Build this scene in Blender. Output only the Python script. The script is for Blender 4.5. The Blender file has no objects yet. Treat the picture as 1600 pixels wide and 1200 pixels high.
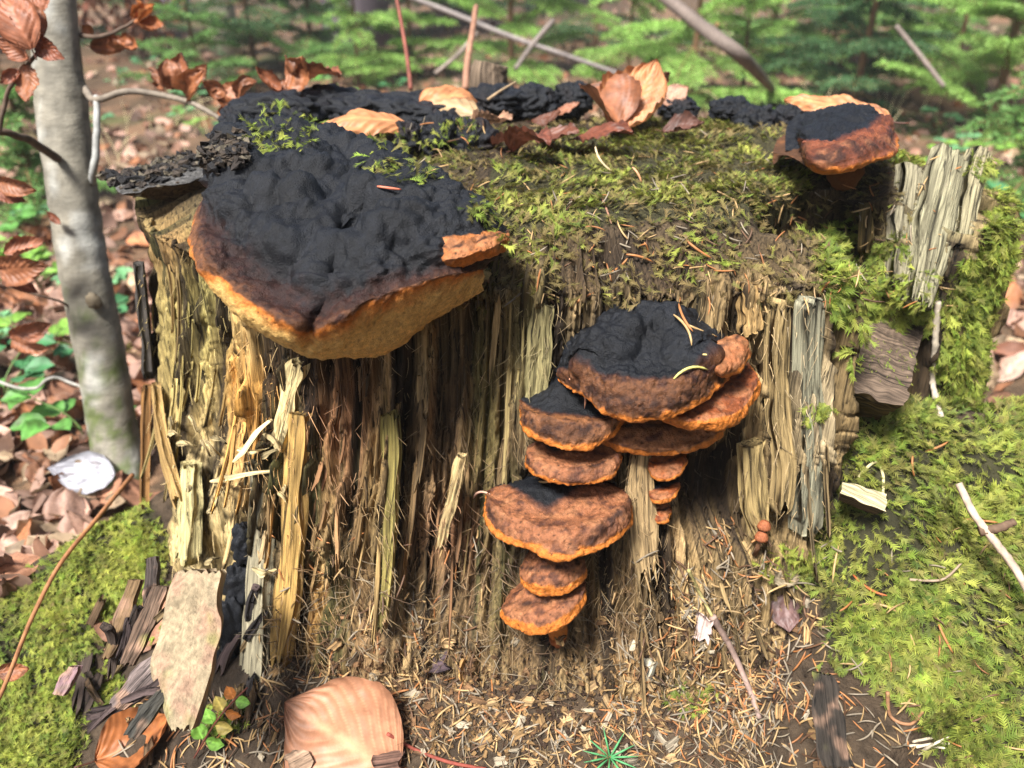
import bpy, math, random
import numpy as np
from mathutils import Vector, Matrix, Euler

sc = bpy.context.scene
COL = sc.collection
random.seed(11)
RNG = np.random.RandomState(11)

# ------------------------------------------------------------------ camera
CAM = np.array([0.0, 0.0, 0.57])
PITCH = math.radians(28)
FPX = 1256.0                      # focal length in photo pixels (1600 wide)
cd = bpy.data.cameras.new('camera')
cam = bpy.data.objects.new('camera', cd)
COL.objects.link(cam)
cam.location = CAM
cam.rotation_euler = (math.radians(90) - PITCH, 0, 0)
cd.sensor_width = 36.0
cd.lens = FPX / 1600 * 36.0
cd.clip_start = 0.02
cd.clip_end = 400
cd.dof.use_dof = True
cd.dof.focus_distance = 0.53
cd.dof.aperture_fstop = 6.6
sc.camera = cam
sc.render.engine = 'CYCLES'
sc.cycles.use_denoising = True
sc.cycles.denoising_prefilter = 'NONE'
sc.cycles.max_bounces = 6
sc.cycles.diffuse_bounces = 3
sc.cycles.sample_clamp_indirect = 2.0
sc.cycles.use_adaptive_sampling = False
sc.cycles.pixel_filter_type = 'BLACKMAN_HARRIS'

# ------------------------------------------------------------------ light
SUN_EL, SUN_AZ = math.radians(56), math.radians(-146)    # from behind the camera, to its left
w = bpy.data.worlds.new('World')
sc.world = w
w.use_nodes = True
nt = w.node_tree
bg = nt.nodes['Background']
sky = nt.nodes.new('ShaderNodeTexSky')
sky.sky_type = 'NISHITA'
sky.sun_disc = False
sky.sun_elevation = SUN_EL
sky.sun_rotation = SUN_AZ
sky.air_density = 1.0
sky.dust_density = 2.5
nt.links.new(sky.outputs['Color'], bg.inputs['Color'])
bg.inputs['Strength'].default_value = 0.09
sd = bpy.data.lights.new('sun', 'SUN')
sd.energy = 4.8
sd.angle = math.radians(14)
sd.color = (1.0, 0.97, 0.92)
sun = bpy.data.objects.new('sun', sd)
COL.objects.link(sun)
_sdir = Vector((math.sin(SUN_AZ) * math.cos(SUN_EL), math.cos(SUN_AZ) * math.cos(SUN_EL), math.sin(SUN_EL)))
sun.rotation_euler = _sdir.to_track_quat('Z', 'Y').to_euler()
vs = sc.view_settings
vs.view_transform = 'Standard'
vs.look = 'None'
vs.exposure = 1.22
vs.gamma = 1.0
vs.use_curve_mapping = False

# ------------------------------------------------------------------ noise (numpy)
_pr = np.random.RandomState(5)
PERM = np.tile(_pr.permutation(256), 4)
GR = _pr.normal(size=(256, 3)).astype(np.float32)
GR /= np.linalg.norm(GR, axis=1)[:, None]

def pn(x, y, z=0.0, seed=0):
    """gradient noise, about -0.7..0.7"""
    x, y, z = np.broadcast_arrays(np.asarray(x, np.float32), np.asarray(y, np.float32), np.asarray(z, np.float32))
    z = z + np.float32(seed * 7.31)
    x = x + np.float32(seed * 3.17)
    xi, yi, zi = np.floor(x), np.floor(y), np.floor(z)
    fx, fy, fz = x - xi, y - yi, z - zi
    xi, yi, zi = xi.astype(np.int32) & 255, yi.astype(np.int32) & 255, zi.astype(np.int32) & 255
    ux = fx * fx * fx * (fx * (fx * 6 - 15) + 10)
    uy = fy * fy * fy * (fy * (fy * 6 - 15) + 10)
    uz = fz * fz * fz * (fz * (fz * 6 - 15) + 10)
    out = np.zeros(x.shape, np.float32)
    for dx in (0, 1):
        px = PERM[(xi + dx) & 255]
        wx = ux if dx else 1 - ux
        for dy in (0, 1):
            py = PERM[px + ((yi + dy) & 255)]
            wy = uy if dy else 1 - uy
            for dz in (0, 1):
                g = GR[PERM[py + ((zi + dz) & 255)]]
                wz = uz if dz else 1 - uz
                out += wx * wy * wz * (g[..., 0] * (fx - dx) + g[..., 1] * (fy - dy) + g[..., 2] * (fz - dz))
    return out

def fbm(x, y, z=0.0, seed=0, octv=3, gain=0.5):
    s, a = 0.0, 1.0
    for o in range(octv):
        s = s + a * pn(x * 2 ** o, y * 2 ** o, z * 2 ** o if not np.isscalar(z) else z, seed + o)
        a *= gain
    return s

def worley(p, seed=0):
    """distance to the nearest random point, 3D cells of size 1"""
    p = np.asarray(p, np.float32) + seed * 3.7
    c = np.floor(p).astype(np.int32)
    f1 = np.full(len(p), 9.0, np.float32)
    for dx in (-1, 0, 1):
        for dy in (-1, 0, 1):
            for dz in (-1, 0, 1):
                q = c + np.array([dx, dy, dz])
                h = PERM[PERM[PERM[q[:, 0] & 255] + (q[:, 1] & 255)] + (q[:, 2] & 255)]
                o = np.stack([h, PERM[h + 37], PERM[h + 91]], 1) / 255.0
                d = ((q + o - p) ** 2).sum(1)
                f1 = np.minimum(f1, d)
    return np.sqrt(f1)

def sst(a, b, x):
    t = np.clip((x - a) / (b - a), 0, 1)
    return t * t * (3 - 2 * t)

# ------------------------------------------------------------------ mesh and object helpers
def new_mesh(name, V, F, mat=None, col=None, smooth=True):
    """V (n,3); F list of int arrays (m,3) or (m,4); col (n,3) vertex colour"""
    V = np.asarray(V, np.float32)
    if not isinstance(F, list):
        F = [F]
    F = [np.asarray(f, np.int32) for f in F if len(f)]
    me = bpy.data.meshes.new(name)
    nl = sum(f.size for f in F)
    npoly = sum(len(f) for f in F)
    me.vertices.add(len(V)); me.loops.add(nl); me.polygons.add(npoly)
    me.vertices.foreach_set('co', V.ravel())
    me.loops.foreach_set('vertex_index', np.concatenate([f.ravel() for f in F]))
    st, k = [], 0
    for f in F:
        st.append(k + np.arange(len(f)) * f.shape[1]); k += f.size
    me.polygons.foreach_set('loop_start', np.concatenate(st).astype(np.int32))
    me.polygons.foreach_set('use_smooth', np.full(npoly, smooth))
    me.update(calc_edges=True)
    if col is not None and col.shape[1] == 6:            # colour + grain coordinates
        g = me.attributes.new('Grain', 'FLOAT_VECTOR', 'POINT')
        g.data.foreach_set('vector', np.ascontiguousarray(col[:, 3:], np.float32).ravel())
        col = np.clip(col[:, :3], .004, .9)
    if col is not None:
        a = me.attributes.new('Col', 'FLOAT_COLOR', 'POINT')
        c = np.ones((len(V), 4), np.float32); c[:, :3] = col
        a.data.foreach_set('color', c.ravel())
    if mat is not None:
        me.materials.append(mat)
    return me

def tag(o, label=None, cat=None, group=None, kind=None):
    if label: o['label'] = label
    if cat: o['category'] = cat
    if group: o['group'] = group
    if kind: o['kind'] = kind
    return o

def empty(name, loc, label, cat, group=None):
    o = bpy.data.objects.new(name, None)
    o.empty_display_size = 0.02
    o.location = Vector([float(c) for c in loc])
    COL.objects.link(o)
    return tag(o, label, cat, group)

def obj(name, V, F, mat, parent=None, col=None, smooth=True, kind=None):
    """one mesh object; V in world coordinates"""
    V = np.asarray(V, np.float32)
    org = np.zeros(3)
    p = parent
    while p is not None:
        org = org + np.array(p.location); p = p.parent
    if parent is None:
        org = np.array([V[:, 0].mean(), V[:, 1].mean(), V[:, 2].min()])
        if kind == 'structure': org = np.zeros(3)
    o = bpy.data.objects.new(name, new_mesh(name, V - org, F, mat, col, smooth))
    COL.objects.link(o)
    if parent is None: o.location = Vector([float(c) for c in org])
    else: o.parent = parent
    if kind: o['kind'] = kind
    return o

def inst(name, me, M, parent=None):
    o = bpy.data.objects.new(name, me)
    COL.objects.link(o)
    if parent is not None:
        o.parent = parent
        org = Vector((0, 0, 0)); p = parent
        while p is not None:
            org = org + p.location; p = p.parent
        o.matrix_local = Matrix.Translation(-org) @ M
    else:
        o.matrix_world = M
    return o

def grid_faces(n, m, off=0, closed_n=False):
    """n columns x m rows, index = i*m + j"""
    i = np.arange(n if closed_n else n - 1); j = np.arange(m - 1)
    I, J = np.meshgrid(i, j, indexing='ij')
    I2 = (I + 1) % n
    return (np.stack([I * m + J, I2 * m + J, I2 * m + J + 1, I * m + J + 1], -1).reshape(-1, 4) + off)

def catmull(P, n):
    """smooth curve through points (k,d), n samples, chord-length spaced"""
    P = np.asarray(P, float)
    k = len(P)
    s = np.concatenate([[0], np.cumsum(np.linalg.norm(np.diff(P, axis=0), axis=1) + 1e-9)])
    s /= s[-1]
    t = np.linspace(0, 1, n)
    seg = np.clip(np.searchsorted(s, t, side='right') - 1, 0, k - 2)
    u = ((t - s[seg]) / (s[seg + 1] - s[seg]))[:, None]
    g = lambda q: P[np.clip(q, 0, k - 1)]
    p0, p1, p2, p3 = g(seg - 1), g(seg), g(seg + 1), g(seg + 2)
    return 0.5 * (2 * p1 + (p2 - p0) * u + (2 * p0 - 5 * p1 + 4 * p2 - p3) * u ** 2 + (3 * p1 - p0 - 3 * p2 + p3) * u ** 3)

def norm(v):
    v = np.asarray(v, float)
    return v / (np.linalg.norm(v, axis=-1, keepdims=True) + 1e-12)

def tube(path, rad, ns=6, cap=True):
    """tube along path (k,3) with radii (k,)"""
    path = np.asarray(path, float); k = len(path)
    rad = np.broadcast_to(np.asarray(rad, float), (k,))
    T = norm(np.gradient(path, axis=0))
    ref = np.array([0, 0, 1.0]) if abs(T[:, 2]).mean() < 0.8 else np.array([0, 1.0, 0])
    A = norm(np.cross(T, ref)); B = np.cross(T, A)
    a = np.arange(ns) * 2 * math.pi / ns
    V = path[None] + rad[None, :, None] * (np.cos(a)[:, None, None] * A[None] + np.sin(a)[:, None, None] * B[None])
    F = [grid_faces(ns, k, 0, True)]
    V = V.reshape(-1, 3)
    if cap:
        n0 = len(V)
        V = np.concatenate([V, path[:1], path[-1:]])
        i = np.arange(ns); j = (i + 1) % ns
        F.append(np.stack([j * k, i * k, np.full(ns, n0)], 1))
        F.append(np.stack([i * k + k - 1, j * k + k - 1, np.full(ns, n0 + 1)], 1))
    return V, F

class Soup:
    """collects many small meshes to be joined into one"""
    def __init__(s): s.V, s.F, s.C, s.n = [], {3: [], 4: []}, [], 0
    def add(s, V, F, c=None):
        V = np.asarray(V, np.float32)
        for f in (F if isinstance(F, list) else [F]):
            f = np.asarray(f)
            s.F[f.shape[1]].append(f + s.n)
        s.V.append(V); s.n += len(V)
        if c is not None:
            c = np.asarray(c, np.float32)
            s.C.append(c if c.ndim == 2 else np.broadcast_to(c, V.shape))
    def get(s):
        F = [np.concatenate(f) for f in s.F.values() if f]
        return np.concatenate(s.V), F, (np.concatenate(s.C) if s.C else None)

# ------------------------------------------------------------------ materials (procedural)
def material(name, rough=0.85, nscale=(200, 200, 200), lo=0.6, hi=1.4, bump=0.4, bscale=(600, 600, 600), bdist=0.001,
             spec=0.25, transl=0.0, rnd=0.0, colour=None, coat=0.0, lines=None, grain=False):
    m = bpy.data.materials.new(name); m.use_nodes = True
    n, l = m.node_tree.nodes, m.node_tree.links
    p = n['Principled BSDF']
    tc = n.new('ShaderNodeTexCoord')
    if grain:
        ga = n.new('ShaderNodeAttribute'); ga.attribute_name = 'Grain'
    def noise(scale, detail):
        mp = n.new('ShaderNodeMapping'); mp.inputs['Scale'].default_value = scale
        l.new(ga.outputs['Vector'] if grain else tc.outputs['Object'], mp.inputs['Vector'])
        t = n.new('ShaderNodeTexNoise'); t.inputs['Scale'].default_value = 1.0
        t.inputs['Detail'].default_value = detail; t.inputs['Roughness'].default_value = 0.65
        l.new(mp.outputs['Vector'], t.inputs['Vector'])
        return t
    if colour is None:
        c = n.new('ShaderNodeAttribute'); c.attribute_name = 'Col'; cout = c.outputs['Color']
    else:
        c = n.new('ShaderNodeRGB'); c.outputs[0].default_value = (*colour, 1); cout = c.outputs[0]
    t = noise(nscale, 5)
    mr = n.new('ShaderNodeMapRange')
    mr.inputs['From Min'].default_value = 0.3; mr.inputs['From Max'].default_value = 0.7
    mr.inputs['To Min'].default_value = lo; mr.inputs['To Max'].default_value = hi
    l.new(t.outputs['Fac'], mr.inputs['Value'])
    val = mr.outputs[0]
    if rnd:
        oi = n.new('ShaderNodeObjectInfo')
        r = n.new('ShaderNodeMapRange'); r.inputs['To Min'].default_value = 1 - rnd; r.inputs['To Max'].default_value = 1 + rnd
        l.new(oi.outputs['Random'], r.inputs['Value'])
        mm = n.new('ShaderNodeMath'); mm.operation = 'MULTIPLY'
        l.new(val, mm.inputs[0]); l.new(r.outputs[0], mm.inputs[1]); val = mm.outputs[0]
    if lines:                                    # dark hair cracks along the grain
        lt = noise(lines, 3)
        lr = n.new('ShaderNodeMapRange')
        lr.inputs['From Min'].default_value = 0.36; lr.inputs['From Max'].default_value = 0.47
        lr.inputs['To Min'].default_value = 0.16; lr.inputs['To Max'].default_value = 1.0
        l.new(lt.outputs['Fac'], lr.inputs['Value'])
        lm = n.new('ShaderNodeMath'); lm.operation = 'MULTIPLY'
        l.new(val, lm.inputs[0]); l.new(lr.outputs[0], lm.inputs[1]); val = lm.outputs[0]
    sc_ = n.new('ShaderNodeVectorMath'); sc_.operation = 'SCALE'
    l.new(cout, sc_.inputs[0]); l.new(val, sc_.inputs['Scale'])
    l.new(sc_.outputs[0], p.inputs['Base Color'])
    p.inputs['Roughness'].default_value = rough
    p.inputs['Specular IOR Level'].default_value = spec
    if coat: p.inputs['Coat Weight'].default_value = coat
    if bump:
        b = n.new('ShaderNodeBump'); b.inputs['Strength'].default_value = bump; b.inputs['Distance'].default_value = bdist
        bt = noise(bscale, 4)
        l.new(bt.outputs['Fac'], b.inputs['Height']); l.new(b.outputs[0], p.inputs['Normal'])
    if transl:
        tr = n.new('ShaderNodeBsdfTranslucent'); l.new(sc_.outputs[0], tr.inputs['Color'])
        mx = n.new('ShaderNodeMixShader'); mx.inputs[0].default_value = transl
        l.new(p.outputs[0], mx.inputs[1]); l.new(tr.outputs[0], mx.inputs[2])
        l.new(mx.outputs[0], n['Material Output'].inputs['Surface'])
    return m

M_WOOD = material('rotten_wood', 0.9, (560, 560, 13), 0.4, 1.6, 1.0, (700, 700, 40), 0.0015, lines=(360, 360, 5))
M_SPLIT = material('split_wood', 0.85, (560, 560, 16), 0.4, 1.65, 0.8, (800, 800, 45), 0.0015, rnd=0.25, lines=(380, 380, 7), grain=True)
M_SLAB = material('peeled_bark', 0.8, (260, 260, 45), 0.55, 1.35, 0.8, (420, 420, 90), 0.002)
M_CRUST = material('black_crust', 0.52, (300, 300, 300), 0.6, 1.5, 0.9, (900, 900, 900), 0.0012, spec=0.28)
M_PORE = material('pore_layer', 0.8, (500, 500, 500), 0.75, 1.25, 0.8, (1300, 1300, 1300), 0.0008)
M_MOSS = material('moss', 0.7, (60, 60, 60), 0.7, 1.3, 0, spec=0.3, transl=0.3)
M_SOIL = material('forest_soil', 0.95, (90, 90, 90), 0.5, 1.5, 0.9, (260, 260, 260), 0.004)
M_LEAF = material('beech_leaf', 0.5, (90, 90, 90), 0.75, 1.25, 0.25, (500, 500, 500), 0.0006, spec=0.4, transl=0.22)
M_LITTER = material('litter_leaf', 0.6, (40, 40, 40), 0.7, 1.3, 0, spec=0.3, transl=0.2, rnd=0.4)
M_BARK = material('smooth_bark', 0.75, (45, 45, 90), 0.7, 1.3, 0.5, (120, 120, 320), 0.002)
M_TWIG = material('twig_bark', 0.75, (120, 120, 120), 0.7, 1.3, 0.3, (500, 500, 500), 0.001)
M_NEEDLE = material('dry_needle', 0.55, (200, 200, 200), 0.75, 1.25, 0, spec=0.4)
M_GREEN = material('green_leaf', 0.5, (60, 60, 60), 0.7, 1.3, 0, spec=0.4, transl=0.35)
M_SPRUCE = material('spruce_needles', 0.6, (9, 9, 9), 0.6, 1.4, 0, spec=0.3, transl=0.3)

# ------------------------------------------------------------------ view rays
FW = np.array([0, math.cos(PITCH), -math.sin(PITCH)])
UP = np.array([0, math.sin(PITCH), math.cos(PITCH)])
RT = np.array([1.0, 0, 0])
def ray(px, py): return FW + RT * (px - 800) / FPX + UP * (600 - py) / FPX
def P(px, py, d): return CAM + ray(px, py) * d
def Zp(px, py, z):
    r = ray(px, py); return CAM + r * (z - CAM[2]) / r[2]
def project(V):
    d = V - CAM
    f = d @ FW
    f = np.where(np.abs(f) < 1e-6, 1e-6, f)
    return 800 + FPX * (d @ RT) / f, 600 - FPX * (d @ UP) / f, f
def in_poly(px, py, poly):
    r = np.zeros(px.shape, bool)
    x0, y0 = poly[-1]
    for x1, y1 in poly:
        c = ((y1 > py) != (y0 > py)) & (px < (x0 - x1) * (py - y1) / (y0 - y1 + 1e-9) + x1)
        r ^= c; x0, y0 = x1, y1
    return r

# ------------------------------------------------------------------ shape of the stump (smooth form)
CX, CY, RX, RY, ZT = 0.03, 0.76, 0.385, 0.265, 0.41
def win(th, a, b, s=4.0):
    d = np.degrees(th)
    return sst(a - s, a + s, d) * (1 - sst(b - s, b + s, d))
def Rb(th, z):
    e = 2.25
    r = (np.abs(np.sin(th) / RX) ** e + np.abs(np.cos(th) / RY) ** e) ** (-1 / e)
    f = np.clip((0.34 - z) / 0.34, 0, 1.2)
    front = np.clip(np.cos(th), 0, 1) ** 1.5
    r = r + f ** 1.5 * (0.105 * front + 0.012)
    zz = sst(0.40, 0.36, z) if np.isscalar(z) else 1 - sst(0.36, 0.40, z)
    r = r - 0.024 * win(th, -90, -46, 3) * (0.5 + 0.5 * zz)
    r = r + f ** 1.4 * 0.055 * win(th, -80, -40, 8)
    r = r + 0.013 * win(th, -45, -20, 5) - 0.008 * win(th, -19, -3, 4) + 0.006 * win(th, 8, 42, 5)
    r = r + 0.022 * win(th, 66, 105, 5)
    r = r - 0.055 * win(th, 44, 61, 3) * (1 - sst(0.375, 0.40, z))
    return r
def Ztop(k):
    return ZT - 0.035 * sst(0.72, 1.0, k) ** 1.5
def sdf(p, out):
    dx, dy = p[:, 0] - CX, p[:, 1] - CY
    rho = np.hypot(dx, dy); th = np.arctan2(dx, -dy)
    R = Rb(th, np.minimum(p[:, 2], ZT))
    return np.maximum(rho - R - out, p[:, 2] - Ztop(np.clip(rho / R, 0, 1)) - out)
def S(px, py, out=0.0):
    """point where the view ray meets the stump form swollen by `out`"""
    t = np.linspace(0.25, 1.3, 1400)
    q = CAM + ray(px, py)[None] * t[:, None]
    s = sdf(q, out)
    i = np.argmax(s < 0) if (s < 0).any() else int(np.argmin(s))
    return q[i]
def radial(p):
    v = np.array([p[0] - CX, p[1] - CY, 0.0]); return v / (np.linalg.norm(v) + 1e-9)

# ------------------------------------------------------------------ ground form
def Zg(x, y):
    x = np.asarray(x, float); y = np.asarray(y, float)
    z = 0.02 * pn(x * 1.3, y * 1.3, 0, 3) + 0.012 * pn(x * 5, y * 5, 0, 4)
    far = np.clip(y - 1.5, 0, None)
    z = z + far * 0.035 + 0.10 * pn(x * 0.5, y * 0.5, 0, 6) * np.clip(far, 0, 1)
    dx, dy = x - CX, y - CY
    rho = np.hypot(dx, dy); th = np.arctan2(dx, -dy)
    dS = rho - Rb(th, np.full(x.shape, 0.08))
    front = sst(0.2, 0.6, np.cos(th)) 
    z = z + front * (0.035 * np.exp(-(np.clip(dS, 0, 9) / 0.25) ** 2) + 0.055 * np.exp(-(np.clip(dS, 0, 9) / 0.055) ** 2))
    # mossy root on the right
    mr = sst(0.13, 0.29, x + 0.25 * (y - 0.45)) * (1 - sst(0.52, 0.75, x)) * (1 - sst(0.56, 0.68, y))
    z = np.maximum(z, mr * np.clip(0.115 + 0.62 * (y - 0.35), -0.05, 0.26) + mr * (0.016 * pn(x * 13, y * 13, 0, 8) + 0.012 * pn(x * 32, y * 32, 0, 18)))
    z = z - 0.045 * np.exp(-(np.hypot((x - 0.262) / 0.045, (y - 0.385) / 0.028)) ** 2)
    # mossy root on the left
    a = np.array([-0.27, 0.62]); b = np.array([-0.50, 0.49])
    ab = b - a; L2 = ab @ ab
    s = np.clip(((x - a[0]) * ab[0] + (y - a[1]) * ab[1]) / L2, 0, 1.4)
    d = np.hypot(x - a[0] - s * ab[0], y - a[1] - s * ab[1])
    # crumbling dark wood between that root and the front of the stump
    z = np.maximum(z, 0.075 * np.exp(-(np.hypot((x + 0.245) / 0.085, (y - 0.50) / 0.09)) ** 2.5) + 0.008 * pn(x * 45, y * 18, 0, 10))
    z = np.maximum(z, (0.15 - 0.075 * s) * np.exp(-(d / 0.085) ** 2) + 0.01 * pn(x * 20, y * 20, 0, 9))
    return z
def G(px, py):
    t = np.concatenate([np.linspace(0.3, 2.5, 1500), np.linspace(2.51, 30, 1500)])
    q = CAM + ray(px, py)[None] * t[:, None]
    s = q[:, 2] - Zg(q[:, 0], q[:, 1])
    i = np.argmax(s < 0) if (s < 0).any() else len(t) - 1
    return q[i]
# ================================================================== GROUND
def srgb(r, g, b):
    f = lambda c: c / 12.92 if c <= 0.04045 else ((c + 0.055) / 1.055) ** 2.4
    return np.array([f(r / 255), f(g / 255), f(b / 255)])

POLY_ROOT_R = [(1285, 700), (1400, 640), (1480, 650), (1600, 690), (1640, 1240), (1500, 1230), (1420, 1080), (1300, 1010), (1265, 900), (1165, 860), (1270, 800)]
POLY_ROOT_L = [(-40, 965), (60, 895), (150, 830), (225, 780), (275, 860), (235, 950), (150, 1000), (100, 1040), (130, 1090), (120, 1240), (-40, 1240)]
POLY_TOP = [(775, 270), (880, 210), (990, 188), (1120, 190), (1235, 222), (1275, 300), (1200, 310), (1130, 355), (1010, 345), (905, 372), (790, 365), (735, 320)]
POLY_RIM_R = [(1385, 208), (1450, 208), (1560, 228), (1580, 330), (1585, 720), (1500, 730), (1462, 560), (1490, 440), (1545, 340), (1532, 246), (1400, 262)]
POLY_SHELF = [(1255, 330), (1340, 330), (1440, 400), (1480, 470), (1450, 520), (1330, 520), (1285, 470)]
POLY_TOPL = [(400, 190), (470, 180), (600, 215), (740, 190), (750, 260), (690, 290), (590, 235), (420, 240)]

def build_ground():
    def axis(lo, hi, dense_lo, dense_hi, step, grow):
        a = list(np.arange(dense_lo, dense_hi, step))
        s = step
        while a[-1] < hi: s *= grow; a.append(a[-1] + s)
        s = step
        while a[0] > lo: s *= grow; a.insert(0, a[0] - s)
        return np.array(a)
    X = axis(-60, 60, -0.75, 0.75, 0.0045, 1.07)
    Y = axis(-15.0, 120, 0.28, 0.80, 0.0045, 1.05)
    XX, YY = np.meshgrid(X, Y, indexing='ij')
    x, y = XX.ravel(), YY.ravel()
    z = Zg(x, y)
    near = np.exp(-((y - 0.5) / 0.6) ** 2)
    z = z + near * (0.004 * fbm(x * 60, y * 60, 0, 21, 3) + 0.006 * pn(x * 28, y * 28, 0, 22))
    z = z + (1 - near) * 0.02 * fbm(x * 6, y * 6, 0, 23, 3)
    V = np.stack([x, y, z], 1)
    px, py, d = project(V)
    n = fbm(x * 9, y * 9, 0, 25, 3)[:, None]
    n2 = fbm(x * 40, y * 40, 0, 26, 3)[:, None]
    brown = np.array([0.085, 0.055, 0.032]); litter = np.array([0.20, 0.115, 0.065]); green = np.array([0.05, 0.085, 0.02])
    c = brown + (litter - brown) * sst(-0.1, 0.5, n2 + n)
    gm = sst(0.12, 0.5, fbm(x * 1.7, y * 1.7, 0, 27, 3))[:, None] * sst(0.9, 1.4, y)[:, None]
    c = c + (green - c) * gm * 0.8
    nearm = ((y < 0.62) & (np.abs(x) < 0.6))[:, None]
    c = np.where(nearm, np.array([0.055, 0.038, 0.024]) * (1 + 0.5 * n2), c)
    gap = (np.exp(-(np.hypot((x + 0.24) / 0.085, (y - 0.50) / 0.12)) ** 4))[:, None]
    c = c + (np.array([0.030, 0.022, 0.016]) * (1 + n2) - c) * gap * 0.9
    moss = ((in_poly(px, py, POLY_ROOT_R) | in_poly(px, py, POLY_ROOT_L)) & (d < 0.95))
    mg = np.array([0.030, 0.028, 0.013])
    c = np.where(moss[:, None], mg * (1 + 0.4 * n2), c)
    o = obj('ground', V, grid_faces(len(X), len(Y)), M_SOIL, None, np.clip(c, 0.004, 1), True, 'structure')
    o['label'] = 'brown forest floor of soil and litter round the stump'
    return V, moss, (len(X), len(Y))
GV, GMOSS, GSH = build_ground()

# ================================================================== STUMP
C_TAN = srgb(152, 128, 88); C_OLIVE = srgb(128, 114, 68); C_DARK = srgb(46, 34, 26); C_RED = srgb(124, 80, 54)
C_OCHRE = srgb(176, 128, 62); C_GREY = srgb(150, 138, 112); C_BLACK = srgb(26, 25, 27); C_PALE = srgb(190, 168, 120)
C_FIB = srgb(136, 104, 74); C_GREEN = srgb(104, 108, 56)
# colours laid on the wood, zone by zone, some standing in for shade: (x, y, rx, ry, colour, strength)
PAINT = [
    (290, 480, 95, 190, srgb(150, 134, 82), 0.95), (320, 430, 40, 120, C_GREEN, 0.35), (265, 380, 40, 60, C_RED, 0.5),
    (320, 830, 95, 150, srgb(184, 162, 112), 0.85), (300, 760, 40, 60, C_GREY, 0.5),
    (400, 620, 45, 130, C_OCHRE, 0.9), (430, 520, 40, 60, C_PALE, 0.6), (440, 760, 50, 150, C_OCHRE, 0.7),
    (410, 920, 40, 160, C_GREY, 0.85), (465, 830, 45, 130, C_TAN, 0.6), (480, 960, 40, 80, C_OCHRE, 0.6),
    (540, 660, 85, 130, C_RED, 0.8), (580, 570, 70, 30, C_DARK, 0.5), (600, 780, 40, 170, C_OLIVE, 0.7),
    (700, 600, 60, 150, C_DARK, 0.75), (660, 560, 25, 120, C_TAN, 0.4), (760, 640, 25, 120, C_OLIVE, 0.6),
    (830, 530, 38, 130, srgb(140, 128, 84), 0.9), (740, 860, 110, 90, C_FIB, 0.8), (700, 820, 50, 50, C_RED, 0.6),
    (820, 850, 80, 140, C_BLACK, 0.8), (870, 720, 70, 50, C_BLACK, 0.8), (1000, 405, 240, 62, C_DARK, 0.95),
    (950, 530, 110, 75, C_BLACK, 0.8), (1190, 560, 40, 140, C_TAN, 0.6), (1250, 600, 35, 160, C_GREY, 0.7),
    (1120, 770, 70, 90, C_DARK, 0.95), (930, 640, 150, 60, C_BLACK, 0.7), (1010, 830, 60, 90, srgb(130, 106, 74), 0.8), (640, 960, 200, 50, C_DARK, 0.35),  # strong dark zone at the start paints shade into the right cavity
    (980, 960, 130, 70, srgb(120, 98, 66), 0.6), (250, 300, 90, 30, C_DARK, 0.8), (1350, 360, 50, 90, C_BLACK, 0.7),  # black zone at the end paints shade into the right recess
    (1460, 330, 60, 110, srgb(128, 122, 92), 0.9), (1225, 330, 60, 40, C_BLACK, 0.6),  # black zone paints the shade of the cavity below the moss
    (225, 790, 22, 120, C_BLACK, 0.6), (372, 950, 22, 100, C_BLACK, 0.9), (870, 250, 260, 90, srgb(70, 54, 36), 0.8),  # first narrow black zone paints shade into the left slit
    (1380, 470, 80, 60, srgb(74, 62, 40), 0.8), (820, 210, 120, 40, srgb(66, 42, 30), 0.8), (560, 990, 60, 110, C_FIB, 0.5), (640, 760, 200, 140, srgb(116, 82, 58), 0.35), (900, 1010, 260, 60, srgb(84, 62, 44), 0.6),  # wide mid-brown zone lightens the wood lying in the largest bracket's shadow
]
# hollows (+) and swellings (-): (x, y, rx, ry, depth in metres)
CARVE = [
    (722, 800, 62, 60, -0.010), (700, 830, 70, 60, 0.018), (565, 880, 16, 80, 0.022), (640, 930, 120, 60, 0.015),
    (1125, 770, 55, 75, 0.035), (1250, 325, 60, 32, 0.05), (1350, 350, 42, 70, 0.045), (1195, 835, 28, 34, 0.03),
    (375, 950, 24, 120, 0.04), (243, 760, 16, 120, 0.03), (845, 880, 70, 110, 0.012), (690, 600, 14, 150, 0.010),
    (735, 560, 10, 150, 0.010), (1150, 520, 10, 130, 0.012), (1215, 620, 10, 150, 0.014), (1085, 740, 12, 80, 0.02),
    (645, 720, 9, 150, 0.012), (350, 560, 9, 150, 0.014), (300, 560, 8, 160, 0.010), (460, 900, 9, 130, 0.012),
    (525, 800, 7, 150, 0.010), (780, 700, 9, 130, 0.010), (330, 900, 30, 60, 0.02), (900, 1000, 120, 60, 0.012),
    (1000, 880, 40, 90, -0.015), (420, 860, 40, 160, -0.010), (600, 820, 30, 130, -0.008), (1265, 640, 30, 150, -0.012),
]
def paint(px, py, base):
    c = np.broadcast_to(base, (len(px), 3)).copy()
    for (x, y, rx, ry, col, s) in PAINT:
        g = s * np.exp(-(((px - x) / rx) ** 2 + ((py - y) / ry) ** 2) ** 1.3)
        c += (np.asarray(col) - c) * g[:, None]
    return c

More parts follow.
